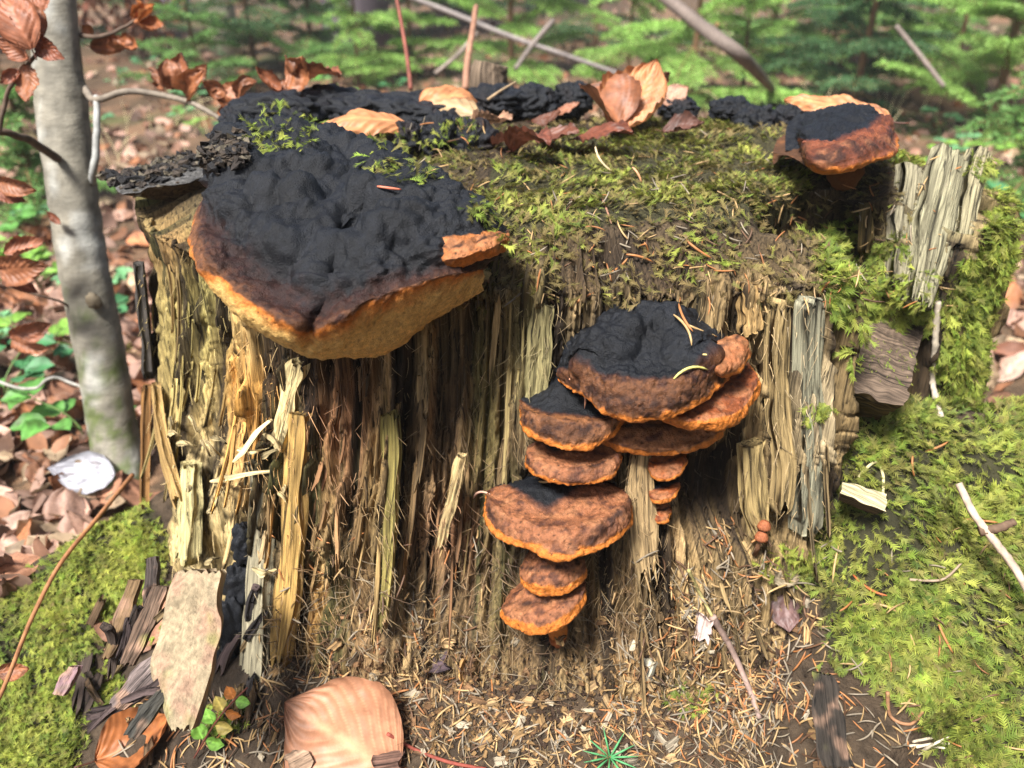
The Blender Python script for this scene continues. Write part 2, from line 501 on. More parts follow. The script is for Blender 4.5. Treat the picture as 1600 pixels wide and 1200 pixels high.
def build_stump():
    vis = math.radians(112)
    th = np.concatenate([np.linspace(-vis, vis, 1020, endpoint=False), np.linspace(vis, 2 * math.pi - vis, 130, endpoint=False)])
    nside, ntop = 300, 95
    ze = float(Ztop(np.array(1.0)))
    zs = np.linspace(-0.06, ze, nside)
    k = np.linspace(1, 0.0, ntop + 1)[1:]
    k[-1] = 0.002
    TH = np.repeat(th[:, None], nside + ntop, 1)
    Zr = np.concatenate([zs, Ztop(k)])[None].repeat(len(th), 0)
    R1 = Rb(np.repeat(th[:, None], nside, 1), np.repeat(zs[None], len(th), 0))
    Re = R1[:, -1:]
    R = np.concatenate([R1, Re * k[None]], 1)
    n, m = TH.shape
    B = np.stack([CX + R * np.sin(TH), CY - R * np.cos(TH), Zr], -1)
    # normals of the smooth form
    du = np.roll(B, -1, 0) - np.roll(B, 1, 0)
    dv = np.gradient(B, axis=1)
    N = norm(np.cross(du, dv))
    N[:, -3:] = (0, 0, 1)
    q = B.reshape(-1, 3); nn = N.reshape(-1, 3)
    topm = np.concatenate([np.zeros(nside), sst(1.0, 0.82, k) if False else 1 - sst(0.80, 1.0, k)])[None].repeat(n, 0).ravel()
    rim = np.concatenate([sst(0.30, ze, zs) * 0.0, np.zeros(ntop)])[None].repeat(n, 0).ravel()
    px, py, dd = project(q)
    a = TH.ravel() * 0.32
    a = np.where(a > vis * 0.32 + 1e-6, a, a)
    z = Zr.ravel()
    # along the top the fibre coordinates run with x / y instead
    aw = a + 0.008 * pn(a * 6, z * 3, 0, 31) + 0.0020 * pn(a * 24, z * 8, 0, 32)
    f1 = 1 - np.abs(pn(aw * 75, z * 2.4, 0, 33)) * 2.2
    f2 = 1 - np.abs(pn(aw * 170, z * 4.5, 0, 34)) * 2.2
    f3 = pn(aw * 420, z * 9, 0, 35)
    f4 = pn(aw * 800, z * 16, 0, 36)
    fib = 0.0095 * (f1 - 0.5) + 0.0058 * (f2 - 0.5) + 0.0028 * f3 + 0.0014 * f4
    pl = 0
    for sa, sz, thr, amp, sd_ in ((26, 4.2, 0.02, 0.0075, 41), (44, 6.5, 0.08, 0.0055, 42), (80, 10, 0.10, 0.004, 43), (33, 12, 0.22, 0.006, 44), (130, 13, 0.15, 0.003, 45)):
        w_ = fbm(aw * sa, z * sz, 0, sd_, 2) + 0.22 * (f2 - 0.5) + 0.18 * f3
        pl = pl + 1.0 * amp * (sst(thr, thr + 0.05, w_) - 0.5)
    pits = worley(np.stack([a * 220, z * 120, 0 * a], 1), 3)
    fib = fib - 0.0018 * (1 - sst(0.12, 0.3, pits)) * (pn(a * 20, z * 20, 0, 46) > 0.05)
    crumb = 0.006 * fbm(q[:, 0] * 70, q[:, 1] * 70, q[:, 2] * 70, 47, 3)
    low = 1 - sst(0.10, 0.17, z)
    ck = 0
    for sa, sz, sd_, wd, dp in ((30, 1.6, 37, .045, .013), (62, 2.6, 38, .06, .009), (130, 4.5, 39, .08, .006)):
        nk = pn(aw * sa, z * sz, 0, sd_)
        ck = np.maximum(ck, dp * (1 - sst(0, wd, np.abs(nk))) * sst(-.1, .15, pn(a * 12, z * 5, 0, sd_ + 20)))
    nx = pn(a * 26, z * 70 + a * 9, 0, 58)
    ck = np.maximum(ck, .004 * (1 - sst(0, .06, np.abs(nx))) * sst(.12, .3, pn(a * 18, z * 14, 0, 59)))
    side = fib + pl - ck
    side = side * (1 - 0.45 * low) + crumb * low * 0.8
    # the sapwood on the far left is coarser
    lf = win(TH.ravel(), -95, -47, 3)
    side = side * (1 - .45 * lf) + lf * (0.008 * (pn(aw * 40, z * 2.0, 0, 48)) + 0.004 * fbm(a * 60, z * 40, 0, 49, 3))
    x_, y_ = q[:, 0], q[:, 1]
    tw = x_ + 0.01 * pn(x_ * 14, y_ * 14, 0, 50)
    top = 0.014 * pn(x_ * 9, y_ * 9, 0, 51) + 0.009 * fbm(x_ * 32, y_ * 32, 0, 52, 3) + 0.003 * fbm(x_ * 130, y_ * 130, 0, 53, 2)
    disp = side * (1 - topm) + top * topm
    for (cx_, cy_, rx, ry, dep) in CARVE:
        disp = disp - dep * np.exp(-(((px - cx_) / rx) ** 2 + ((py - cy_) / ry) ** 2) ** 1.5)
    V = q + nn * disp[:, None]
    # colour: zones, then stains along the grain, darkened further to read as shaded crevices
    st1 = fbm(aw * 55, z * 1.8, 0, 61, 3); st2 = fbm(aw * 190, z * 4, 0, 62, 3); st3 = pn(aw * 25, z * 6, 0, 63); st4 = fbm(aw * 430, z * 5, 0, 66, 2)
    col = paint(px + 16 * st2, py + 40 * st1, C_TAN * 0.80)
    dk = np.maximum(sst(0.02, 0.30, st1 + 0.55 * st2), 0.9 * sst(0.16, 0.42, st4 + .3 * st2))[:, None] * (1 - topm[:, None])
    col = col + (np.array([0.022, 0.014, 0.009]) - col) * 0.92 * dk
    lt = sst(0.05, 0.5, -st1 + 0.6 * st2)[:, None] * (1 - topm[:, None])
    col = col * (1 + 0.75 * lt) * (1 + 0.5 * np.clip(-st4, -.6, .6)[:, None] * (1 - topm[:, None]))
    gm = sst(0.1, 0.45, st3 + 0.3 * st2)[:, None] * (1 - topm[:, None]) * 0.35
    col = col + (C_GREEN * 0.8 - col) * gm
    topc = np.array([0.035, 0.025, 0.016]) * (1 + 1.2 * fbm(x_ * 40, y_ * 40, 0, 64, 3))[:, None]
    col = col + (topc - col) * (topm * 0.85)[:, None]
    moss = np.zeros(len(q))
    nd = ((CAM - V) * nn).sum(1) > 0
    for poly, dens in ((POLY_TOP, 1.0), (POLY_RIM_R, 1.25), (POLY_SHELF, 0.8), (POLY_TOPL, 0.35)):
        moss = np.maximum(moss, dens * (in_poly(px, py, poly) & nd))
    # the unseen back of the top and side carries moss as well
    moss = np.maximum(moss, 0.45 * ((TH.ravel() > vis) & (pn(x_ * 9, y_ * 9, z * 9, 65) > 0)))
    col = col + (np.array([0.030, 0.034, 0.012]) - col) * (0.6 * np.clip(moss, 0, 1))[:, None]
    col = np.clip(col, 0.004, 0.9)
    F = grid_faces(n, m, 0, True)[:, ::1]
    return V, F, col, moss, nn, (n, m)
SV, SF, SC, SMOSS, SN, SSH = build_stump()
STUMP = empty('tree_stump', (CX, CY, 0), 'big rotten conifer stump with split fibrous sides and a mossy top', 'tree stump')
obj('wood_body', SV, SF, M_WOOD, STUMP, SC)
bpy.context.view_layer.update()
DG = bpy.context.evaluated_depsgraph_get()
def refresh():
    global DG
    bpy.context.view_layer.update()
    DG = bpy.context.evaluated_depsgraph_get()
def cast(o, d):
    ok, loc, nor, idx, ob, mx = sc.ray_cast(DG, Vector([float(c) for c in o]), Vector([float(c) for c in d]))
    return (np.array(loc), np.array(nor), ob) if ok else (None, None, None)
def hit(px, py):
    return cast(CAM, norm(ray(px, py)))
def drop(x, y, z0=1.2):
    return cast((x, y, z0), (0, 0, -1))
# ================================================================== PIECES OF SPLIT WOOD ON THE STUMP
def strip(C, Nn, W, T, seed, nu=6, nv=30, ragged=0.25, rough=0.12, taper=(1, 1), twist=0.0):
    """a ragged splinter: centre line C (k,3), outward normals Nn (k,3), width W (k,) metres, thickness T"""
    C = np.asarray(C, float); k = len(C)
    s = np.linspace(0, 1, k)
    rr = np.random.RandomState(seed)
    j = np.arange(nu)
    a0 = rr.uniform(0, ragged, nu) * rr.uniform(0, 1); a1 = 1 - rr.uniform(0, ragged, nu)
    t = np.linspace(0, 1, nv)
    tt = a0[:, None] + (a1 - a0)[:, None] * t[None]           # each lengthwise strand ends at its own height
    def lerp(A):
        A = np.asarray(A, float)
        if A.ndim == 1: return np.interp(tt, s, A)
        return np.stack([np.interp(tt, s, A[:, i]) for i in range(A.shape[1])], -1)
    c = lerp(C); nrm = norm(lerp(Nn)); w_ = lerp(np.broadcast_to(W, (k,)))
    tan = norm(np.gradient(C, axis=0)); tg = norm(lerp(tan))
    sd = norm(np.cross(tg, nrm))
    u = (j / (nu - 1) - 0.5)[:, None]
    edge = 1 + 0.5 * pn(tt * 5 + seed, np.sign(u) * 3.3 + 0 * tt, 0, seed % 50) 
    off = u * w_ * edge
    arch = (0.25 - u ** 2) * 4
    dep = 0.3 * arch + rough * 3 * pn(u * 7 + seed * 1.7 + 0 * tt, tt * 3, 0, 3) + rough * 2.2 * pn(u * 17 + seed * 1.7 + 0 * tt, tt * 5, 0, 4) 
    f = c + sd * off[..., None] + nrm * (T * (0.5 + dep))[..., None]
    b = c + sd * (off * 0.8)[..., None] - nrm * (T * 0.5 * np.ones_like(dep))[..., None]
    V = np.concatenate([f.reshape(-1, 3), b.reshape(-1, 3)])
    n0 = nu * nv
    F = [grid_faces(nu, nv)[:, ::-1], grid_faces(nu, nv, n0)]
    Lm = np.linalg.norm(np.diff(C, axis=0), axis=1).sum()
    gr = np.stack([off, T * .5 + T * dep, tt * Lm], -1).reshape(-1, 3); gb = np.stack([off * .8, -T * .5 + 0 * off, tt * Lm], -1).reshape(-1, 3)
    strip.last = np.concatenate([gr, gb]) + rr.uniform(0, 3, 3)
    jj = np.arange(nv - 1)
    F.append(np.stack([jj, jj + 1, n0 + jj + 1, n0 + jj], 1))
    e = (nu - 1) * nv + jj
    F.append(np.stack([e + 1, e, n0 + e, n0 + e + 1], 1))
    ii = np.arange(nu - 1) * nv
    F.append(np.stack([ii + nv, ii, n0 + ii, n0 + ii + nv], 1))
    F.append(np.stack([ii + nv - 1, ii + 2 * nv - 1, n0 + ii + 2 * nv - 1, n0 + ii + nv - 1], 1))
    return V, [np.concatenate(F)]

def strip_col(V, col, seed):
    g = strip.last
    n = fbm(g[:, 0] * 260, g[:, 2] * 12, g[:, 1] * 120, seed, 2)
    d = sst(0.15, 0.5, n)[:, None]
    c = np.asarray(col) * (1 + 0.5 * pn(g[:, 0] * 500, g[:, 2] * 22, g[:, 1] * 200, seed + 1))[:, None]
    return np.concatenate([np.clip(c + (np.array([0.03, 0.02, 0.012]) - c) * 0.7 * d, 0.004, 0.9), g], 1)

def plank_px(name, pts, wpx, T, col, seed, label=None, nv=40, nu=7, ragged=0.12, rough=0.2, parent='stump'):
    """a strip laid along photo points (x, y, out) on the stump's side"""
    C = catmull([S(x, y, o) for x, y, o in pts], nv)
    d = np.linalg.norm(C - CAM, axis=1)
    W = np.interp(np.linspace(0, 1, nv), np.linspace(0, 1, len(wpx)), wpx) / FPX * d
    Nn = np.array([radial(c) for c in C]); Nn[:, 2] += 0.15
    if nu > 4:
        nu = int(nu * 1.7); C = C + np.cross(Nn, (0, 0, 1)) * (.0010 * pn(np.linspace(0, 5, nv) + seed, 0 * W, 0, 5))[:, None]
    V, F = strip(C, Nn, W, T, seed, nu, nv, ragged, rough)
    o = obj(name, V, F, M_SPLIT, STUMP, strip_col(V, col, seed), True)
    if label: o['label'] = label
    return o

PALE, GREYW, OCH = srgb(176, 158, 118), srgb(160, 152, 132), srgb(170, 132, 72)
plank_px('wood_strip', [(612, 640, .004), (612, 740, .008), (606, 860, .012), (596, 985, .012)], [26, 30, 22, 16], .007, srgb(150, 136, 78), 1, 'pale olive torn strip hanging below the largest fungus')
plank_px('wood_splinter', [(722, 708, .030), (706, 780, .026), (688, 858, .020)], [16, 20, 10], .006, srgb(168, 146, 104), 2, 'loose pale stick leaning on the brown hollow')
plank_px('wood_strip', [(1262, 462, .006), (1258, 560, .008), (1262, 700, .010), (1250, 835, .008)], [34, 44, 46, 40], .012, srgb(150, 146, 122), 3, 'greyish pale slab at the right edge of the front', 60, 9)
plank_px('wood_strip', [(1215, 465, .002), (1210, 600, .006), (1222, 720, .008), (1215, 800, .006)], [26, 34, 30, 22], .010, srgb(140, 120, 82), 4, None, 60, 8)
plank_px('wood_strip', [(1165, 440, .002), (1170, 520, .004)], [30, 34], .008, srgb(138, 112, 72), 5, None)
plank_px('wood_strip', [(1000, 690, .006), (1000, 800, .014), (1016, 930, .018)], [34, 46, 30], .008, srgb(140, 118, 84), 6, None, 60, 8, .3)
plank_px('wood_strip', [(1170, 690, .006), (1175, 780, .006), (1190, 850, .002)], [40, 44, 24], .008, srgb(146, 126, 84), 7, None, 40, 8, .3)
plank_px('wood_strip', [(850, 470, .002), (842, 560, .005), (835, 640, .003)], [30, 40, 34], .008, srgb(142, 132, 92), 8, 'smooth greenish grey strip left of the black cluster')
plank_px('bark_strip', [(232, 600, .005), (230, 700, .008), (228, 800, .009), (236, 890, .005)], [16, 18, 18, 12], .006, srgb(128, 92, 52), 9, 'brown bark sliver standing off the left side')
plank_px('bark_strip', [(245, 600, .008), (258, 700, .010), (285, 790, .010)], [26, 46, 40], .006, srgb(150, 122, 76), 10, None)
plank_px('bark_strip', [(218, 410, .002), (226, 490, .003), (236, 590, .003)], [22, 34, 30], .006, srgb(70, 66, 62), 11, 'charred grey bark strip beside the beech trunk')
plank_px('wood_strip', [(300, 720, .004), (300, 800, .008), (296, 880, .010)], [60, 72, 50], .009, srgb(170, 158, 112), 12, None, 50, 10, .2)
plank_px('wood_strip', [(405, 700, .002), (412, 840, .006), (402, 980, .008), (395, 1090, .010)], [30, 36, 40, 40], .010, srgb(150, 142, 118), 13, 'grey weathered strip at the left front corner', 70, 8)
plank_px('wood_strip', [(470, 640, .004), (462, 760, .008), (455, 900, .010), (440, 1040, .012)], [36, 40, 36, 30], .010, srgb(166, 134, 78), 14, None, 70, 8)
plank_px('wood_strip', [(470, 560, .003), (455, 620, .005), (440, 700, .006)], [40, 34, 26], .008, srgb(178, 160, 116), 17, None, 50, 8)

_d = float((S(1452, 340, .004) - CAM) @ FW)
for (pts, wp, cc, sd_, lab) in [([(1482, 238, _d + .012), (1464, 320, _d), (1428, 480, _d - .016)], [84, 84, 50], srgb(152, 146, 118), 18, 'grey upright plank of bare split wood at the right end of the top'),
                           ([(1420, 262, _d + .018), (1412, 330, _d + .008), (1398, 450, _d)], [46, 50, 40], srgb(116, 110, 90), 19, None),
                           ([(1528, 236, _d + .022), (1512, 290, _d + .012), (1492, 400, _d)], [30, 40, 26], srgb(140, 132, 104), 20, None)]:
    C = catmull([P(q_[0], q_[1], q_[2] + .008) for q_ in pts], 60)
    Nn = norm(np.repeat((-FW * .8 + radial(C[30]) * .5)[None], 60, 0))
    V, F = strip(C, Nn, np.interp(np.linspace(0, 1, 60), np.linspace(0, 1, 3), wp) / FPX * _d, .012, sd_, 26, 80, .10, .10)
    o = obj('wood_plank', V, F, M_SPLIT, STUMP, strip_col(V, cc, sd_), True)
    if lab: o['label'] = lab
plank_px('wood_strip', [(1345, 285, -.020), (1350, 340, -.016), (1348, 400, -.012)], [14, 18, 16], .007, srgb(104, 88, 50), 21, None, 40, 6)
# shreds curling off the left side
for i, (pts, wp) in enumerate([
    ([(425, 655, .010), (405, 672, .020), (385, 700, .026), (365, 722, .020)], [4, 11, 9, 3]),
    ([(440, 735, .012), (400, 738, .022), (360, 745, .022), (330, 752, .016)], [3, 8, 9, 3]),
    ([(420, 700, .012), (395, 706, .024), (372, 702, .020)], [3, 7, 4]),
    ([(345, 765, .010), (338, 785, .020), (325, 800, .012)], [4, 12, 3]),
    ([(430, 890, .014), (412, 896, .024), (395, 888, .016)], [4, 13, 4])]):
    plank_px('wood_shred', pts, wp, .0018, srgb(205, 186, 140), 30 + i, None, 20, 4, .05)

_s = random.Random(8)
for i in range(16):
    x, y = _s.uniform(255, 450), _s.uniform(660, 900)
    L = _s.uniform(18, 46); a_ = _s.uniform(.6, 2.6) if i % 2 else _s.uniform(-.5, .8)
    dx, dy = L * math.cos(a_), L * math.sin(a_)
    plank_px('wood_shred', [(x - dx / 2, y - dy / 2, .008), (x + _s.uniform(-5, 5), y - 4, _s.uniform(.014, .022)), (x + dx / 2, y + dy / 2, _s.uniform(.008, .018))], [3, _s.uniform(7, 13), 2], .0016, srgb(196, 176, 130) * _s.uniform(.6, 1.05), 600 + i, None, 18, 4, .1)
# many small splinters, torn along the grain over the whole front
def near_fungus(x, y):
    return (820 < x < 1190 and 470 < y < 720) or (760 < x < 990 and 690 < y < 1000) or (310 < x < 760 and y < 560) 
refresh()
_r = random.Random(4)
made = 0
while made < 150:
    x = _r.uniform(205, 1290); y = _r.uniform(330, 980)
    if near_fungus(x, y) or (x > 380 and y < 400): continue
    p0, n0, ob = hit(x, y)
    if p0 is None or not ob.name.startswith('wood_body'): continue
    L = _r.choice((.025, .035, .05, .07, .10)) * _r.uniform(.7, 1.2)
    W = _r.uniform(.0015, .005)
    k = 14
    zz = np.linspace(0, -L, k)
    rad = radial(p0); side = np.array([-rad[1], rad[0], 0])
    lean = _r.gauss(0, .05) + .05 * (x - 800) / 800
    C = []
    for q in range(k):
        f = q / (k - 1)
        zc = p0[2] + zz[q]
        th = math.atan2(p0[0] - CX, -(p0[1] - CY)) + lean * f * L / .3
        off = np.hypot(p0[0] - CX, p0[1] - CY) - float(Rb(np.array(p0[0] * 0 + math.atan2(p0[0] - CX, -(p0[1] - CY))), np.array(min(p0[2], .4))))
        R = float(Rb(np.array(th), np.array(min(zc, .4)))) + off
        C.append([CX + R * math.sin(th), CY - R * math.cos(th), zc])
    C = np.array(C)
    peel = np.linspace(0, 1, k) ** 2 * _r.choice((0, 0, .002, .005, .010))
    C += rad[None] * (peel + .0012)[:, None]
    if C[:, 2].min() < .03: continue
    base = paint(np.array([x]), np.array([y]), C_TAN * .7)[0]
    colr = base * _r.uniform(.7, 1.5) + np.array([.02, .014, .006])
    V, F = strip(C, np.repeat(rad[None], k, 0), np.full(k, W) * np.sin(np.linspace(.5, 2.9, k)) ** .5, _r.uniform(.0012, .0028), 100 + made, 4, 9, .35, .15)
    obj('wood_splinter', V, F, M_SPLIT, STUMP, strip_col(V, colr, made), True)
    made += 1

# frayed fibres
sp = Soup()
for i in range(5200):
    if i % 3 == 0: x, y = _r.uniform(480, 1060), _r.uniform(740, 1090)
    else: x, y = _r.uniform(210, 1290), _r.uniform(380, 1080)
    p0, n0, ob = hit(x, y)
    if p0 is None or ob.parent is not STUMP: continue
    rad = radial(p0); side = np.array([-rad[1], rad[0], 0])
    L = _r.uniform(.004, .016)
    d = norm(rad * _r.uniform(.1, .6) + side * _r.gauss(0, .5) + np.array([0, 0, -1]) * _r.uniform(.2, 1.2))
    bend = norm(side * _r.gauss(0, 1) + np.array([0, 0, _r.gauss(-.3, .6)]))
    s = np.linspace(0, 1, 5)[:, None]
    path = p0 - rad * .001 + d * L * s + bend * L * .45 * s ** 2
    V, F = tube(path, np.array([1, .9, .8, .6, .25]) * _r.uniform(.00015, .0004), 3, False)
    c = paint(np.array([x]), np.array([y]), C_TAN)[0] * _r.uniform(.8, 1.9) + .02
    sp.add(V, F, c)
V, F, C_ = sp.get()
obj('wood_fibres', V, F, M_NEEDLE, STUMP, C_, True, 'stuff')

# broken blocks
def block(name, top, down, res, col_top, col_side, seed, parent, rough=.004, label=None):
    """chunk of wood: four corners of its top face (points), and the vector to its under side"""
    a, b, c, d = [np.asarray(q, float) for q in top]
    dn = np.asarray(down, float)
    n = res
    u = np.linspace(0, 1, n); U, Vv = np.meshgrid(u, u, indexing='ij')
    def face(p, q, r, s):
        return (p * ((1 - U) * (1 - Vv))[..., None] + q * (U * (1 - Vv))[..., None] + r * (U * Vv)[..., None] + s * ((1 - U) * Vv)[..., None]).reshape(-1, 3)
    sh = 0.78
    m = (a + b + c + d) / 4
    lo = [m + (q - m) * sh + dn for q in (a, b, c, d)]
    quads = [(a, b, c, d), (lo[3], lo[2], lo[1], lo[0]), (a, lo[0], lo[1], b), (b, lo[1], lo[2], c), (c, lo[2], lo[3], d), (d, lo[3], lo[0], a)]
    Vs, Fs, Cs, k = [], [], [], 0
    for i, q in enumerate(quads):
        W = face(*q); Vs.append(W); Fs.append(grid_faces(n, n, k)); k += n * n
        Cs.append(np.broadcast_to(col_top if i == 0 else col_side, W.shape))
    V = np.concatenate(Vs); Cc = np.concatenate(Cs).copy()
    ax = norm(b - a)
    along = (V - a) @ ax; ac = (V - a) @ norm(d - a); up = V @ norm(dn)
    g = pn(along * 40, ac * 420, up * 60, seed) + .6 * pn(along * 70, ac * 900, up * 200, seed + 1)
    off = np.stack([pn(V[:, 0] * 90, V[:, 1] * 90, V[:, 2] * 90, seed + k_) for k_ in (2, 3, 4)], 1)
    V = V + off * rough + (-norm(dn))[None] * (g * rough * .55)[:, None]
    Cc = Cc * (1 + 1.1 * g)[:, None]
    o = obj(name, V, Fs, M_SPLIT, parent, np.concatenate([np.clip(Cc, .008, .9), np.stack([ac, up, along], 1)], 1), True)
    if label: o['label'] = label
    return o
def on(px, py, out): return S(px, py, out)
block('rim_plate', (Zp(163, 278, .405), Zp(298, 240, .41), Zp(352, 272, .41), Zp(190, 303, .40)), np.array([.02, .02, -.016]), 40, srgb(82, 80, 78), srgb(74, 60, 44), 23, STUMP, .003, 'flat charred grey plate at the upper left rim')
A = P(1338, 496, .655); Bb = P(1447, 506, .665); Cq = P(1412, 634, .575); D = P(1312, 606, .585)
block('wood_block', (A, Bb, Cq, D), np.array([.01, .05, -.055]), 44, srgb(104, 88, 74), srgb(92, 74, 44), 7, STUMP, .004, 'square dark block of cracked wood on the right shoulder')
# ================================================================== BRACKET FUNGI
K_BLACK = np.array([.0062, .0072, .0098]); K_DBROWN = srgb(50, 28, 22); K_BROWN = srgb(120, 78, 48); K_RUST = srgb(152, 82, 38)
K_ORANGE = srgb(190, 112, 46); K_OCHRE = srgb(204, 166, 100)

def bracket_mesh(att, rim, low, N=150, M=90, bulge=.010, lip=.004, lump=.004, lumpf=55, black=.6, dark=.9, seed=0, under_in=.02, browns=(K_DBROWN, K_BROWN), orange=.05, nb=.06, no=.045, och=1.09, nbump=0, under=None, lipside=0, hollow=0, hu=.45, hw=.12, bt=.86, pts3=False):
    f = (lambda q: np.array(q)) if pts3 else (lambda q: S(*q))
    A, R, L = [catmull([f(q) for q in z], N) for z in (att, rim, low)]
    rad = np.array([radial(p) for p in A])
    inw = -rad
    up = np.array([0, 0, 1.0])
    A0 = A + inw * .012 - up * .004
    wdt = np.linalg.norm(R - A, axis=1)[:, None]
    sc_ = np.clip(wdt / .05, .15, 1.2)
    mid1 = A * .66 + R * .34 + up * bulge * sc_
    mid2 = A * .33 + R * .67 + up * bulge * .9 * sc_
    lipp = A * .10 + R * .90 + up * (lip) * sc_
    Bk = L * .45 + A * .55 + inw * .012 - up * (under_in * .3)
    Bk2 = A + inw * under_in - up * under_in * .8
    ctl = np.stack([A0, A, mid1, mid2, lipp, R, L, Bk, Bk2], 1)         # N, 9, 3
    tk = np.array([-.06, 0, .34, .67, .90, 1.0, 1.10, 1.7, 2.0])
    t = np.concatenate([np.linspace(-.06, .8, int(M * .46)), np.linspace(.8, 1.12, int(M * .36))[1:], np.linspace(1.12, 2.0, int(M * .18))[1:]])
    idx = np.clip(np.searchsorted(tk, t, side='right') - 1, 0, len(tk) - 2)
    u = ((t - tk[idx]) / (tk[idx + 1] - tk[idx]))[None, :, None]
    g = lambda q: ctl[:, np.clip(q, 0, len(tk) - 1)]
    p0, p1, p2, p3 = g(idx - 1), g(idx), g(idx + 1), g(idx + 2)
    V = 0.5 * (2 * p1 + (p2 - p0) * u + (2 * p0 - 5 * p1 + 4 * p2 - p3) * u ** 2 + (3 * p1 - p0 - 3 * p2 + p3) * u ** 3)
    n, m = V.shape[:2]
    du = np.gradient(V, axis=0); dv = np.gradient(V, axis=1)
    Nn = norm(np.cross(dv, du))
    if (Nn[:, :m // 3, 2]).mean() < 0: Nn = -Nn
    q = V.reshape(-1, 3); T = np.repeat(t[None], n, 0).ravel()
    ss = 1.0
    so = seed * 1.31
    w1 = worley(q * lumpf + so); w2 = worley(q * lumpf * 2.7 + so + 5); w3 = worley(q * lumpf * 7 + so + 9)
    n1 = fbm(q[:, 0] * 30 + so, q[:, 1] * 30, q[:, 2] * 30, seed % 40, 2)
    topw = 1 - sst(.86, 1.0, T)
    b1_ = np.abs(pn(q[:, 0] * lumpf * .75 + so, q[:, 1] * lumpf * .75, q[:, 2] * lumpf * 1.1, 51)); b2_ = np.abs(pn(q[:, 0] * lumpf * 2.1 + so, q[:, 1] * lumpf * 2.1, q[:, 2] * lumpf * 2.6, 52)); b3_ = fbm(q[:, 0] * lumpf * 5 + so, q[:, 1] * lumpf * 5, q[:, 2] * lumpf * 5, 53, 3)
    bumps = 0
    if nbump:
        rb = np.random.RandomState(seed + 77)
        cand = np.where((T > .05) & (T < bt))[0]
        cs = q[rb.choice(cand, nbump)]; rs = rb.uniform(.007, .024, nbump)
        bumps = np.zeros(len(q)); 
        for c_, r_ in zip(cs, rs):
            d2 = ((q + .003 * np.stack([n1, -n1, n1], 1) - c_) ** 2 * np.array([1, 1.25, .8])).sum(1)
            bumps = np.maximum(bumps, np.sqrt(np.clip(r_ * r_ - d2, 0, None)) * .62)
        bumps = bumps / max(lump, 1e-6) * .85 - .3
    lumps = lump * (bumps + (.55 if nbump else 1) * (.75 * (.55 - w1 ** 2 * .9) + 1.7 * np.minimum(b1_, .32) - .25 + .8 * np.minimum(b2_, .25) + .22 * b3_ + .22 * (.5 - w2) * sst(.0, .3, n1) + .16 * (.5 - w3) * sst(-.1, .3, -n1))) + .003 * n1
    fine = .0011 * fbm(q[:, 0] * 240, q[:, 1] * 240, q[:, 2] * 240, 3, 3) + topw * (.0009 * (.5 - worley(q * 300 + so)) + .0016 * fbm(q[:, 0] * 110 + so, q[:, 1] * 110, q[:, 2] * 110, 6, 3)) * (lump > .005)
    rimw = sst(.78, .92, T) * (1 - sst(1.05, 1.2, T))
    rimn = rimw * (.004 * pn(q[:, 0] * 24 + so, q[:, 1] * 24, q[:, 2] * 24, 12) * min(1, lump / .002) + .0022 * fbm(q[:, 0] * 90 + so, q[:, 1] * 90, q[:, 2] * 90, 11, 3) + .0006 * fbm(q[:, 0] * 420, q[:, 1] * 420, q[:, 2] * 420, 13, 2) )
    pitm = sst(black - .05, black + .2, T) * (1 - sst(1.05, 1.15, T)) * .0015 * (1 - sst(.1, .32, worley(q * 330 + so))) * (pn(q[:, 0] * 60, q[:, 1] * 60, q[:, 2] * 60, 15) > .04)
    undr = sst(1.12, 1.3, T) * .0012 * fbm(q[:, 0] * 120, q[:, 1] * 120, q[:, 2] * 120, 17, 2)
    q = q + Nn.reshape(-1, 3) * (lumps * topw * np.clip(np.repeat(wdt / .05, m, 0)[:, 0], .25, 1) + fine + rimn - pitm + undr)[:, None]
    # colour bands grown from the foot to the rim, broken by noise
    b = T + nb * fbm(q[:, 0] * 45 + so, q[:, 1] * 45, q[:, 2] * 45, 19, 3) + .03 * fbm(q[:, 0] * 300, q[:, 1] * 300, q[:, 2] * 300, 20, 2)
    b = b - hollow * np.exp(-((np.repeat(np.linspace(0, 1, n), m) - hu) / hw) ** 2)
    sp1 = fbm(q[:, 0] * 130 + so, q[:, 1] * 130, q[:, 2] * 130, 23, 3)
    c = np.broadcast_to(K_BLACK, q.shape).copy() * (1 + .8 * pn(q[:, 0] * 40, q[:, 1] * 40, q[:, 2] * 40, 24))[:, None]
    mixc = lambda c, col, f: c + (np.asarray(col) - c) * f[:, None]
    black = black + .07
    c = mixc(c, browns[0], sst(black - .03, black + .035, b))
    c = mixc(c, browns[1], sst(black + .01, black + .09, b) * sst(-.42, .12, sp1))
    tanm = sst(black + .05, black + .2, b) * sst(-.05, .3, fbm(q[:, 0] * 75 + so, q[:, 1] * 75, q[:, 2] * 75, 35, 3)) * .6
    c = mixc(c, srgb(156, 106, 72), tanm)
    dk = np.exp(-((b - dark) / .07) ** 2) * .95
    c = mixc(c, K_DBROWN * .6, dk * sst(-.25, .3, sp1 + .1))
    ur = np.repeat(np.linspace(0, 1, n), m)
    bo = T + .022 * fbm(ur * 9 + so, 0 * ur, 0, 33, 3) + no * fbm(q[:, 0] * 110 + so, q[:, 1] * 110, q[:, 2] * 110, 27, 3)
    if lipside:                                   # left of the notch the rim stays brown, with only a thin orange edge
        bo = bo - lipside * (1 - sst(.44, .52, ur))
    c = mixc(c, K_ORANGE * .9, sst(1.055 - orange, 1.075 - orange, bo))
    c = mixc(c, (K_OCHRE if under is None else under) * (.9 + .25 * pn(q[:, 0] * 60, q[:, 1] * 60, q[:, 2] * 60, 28))[:, None], sst(och, och + .025 + .4 * no, bo))
    pores = worley(q * 900)
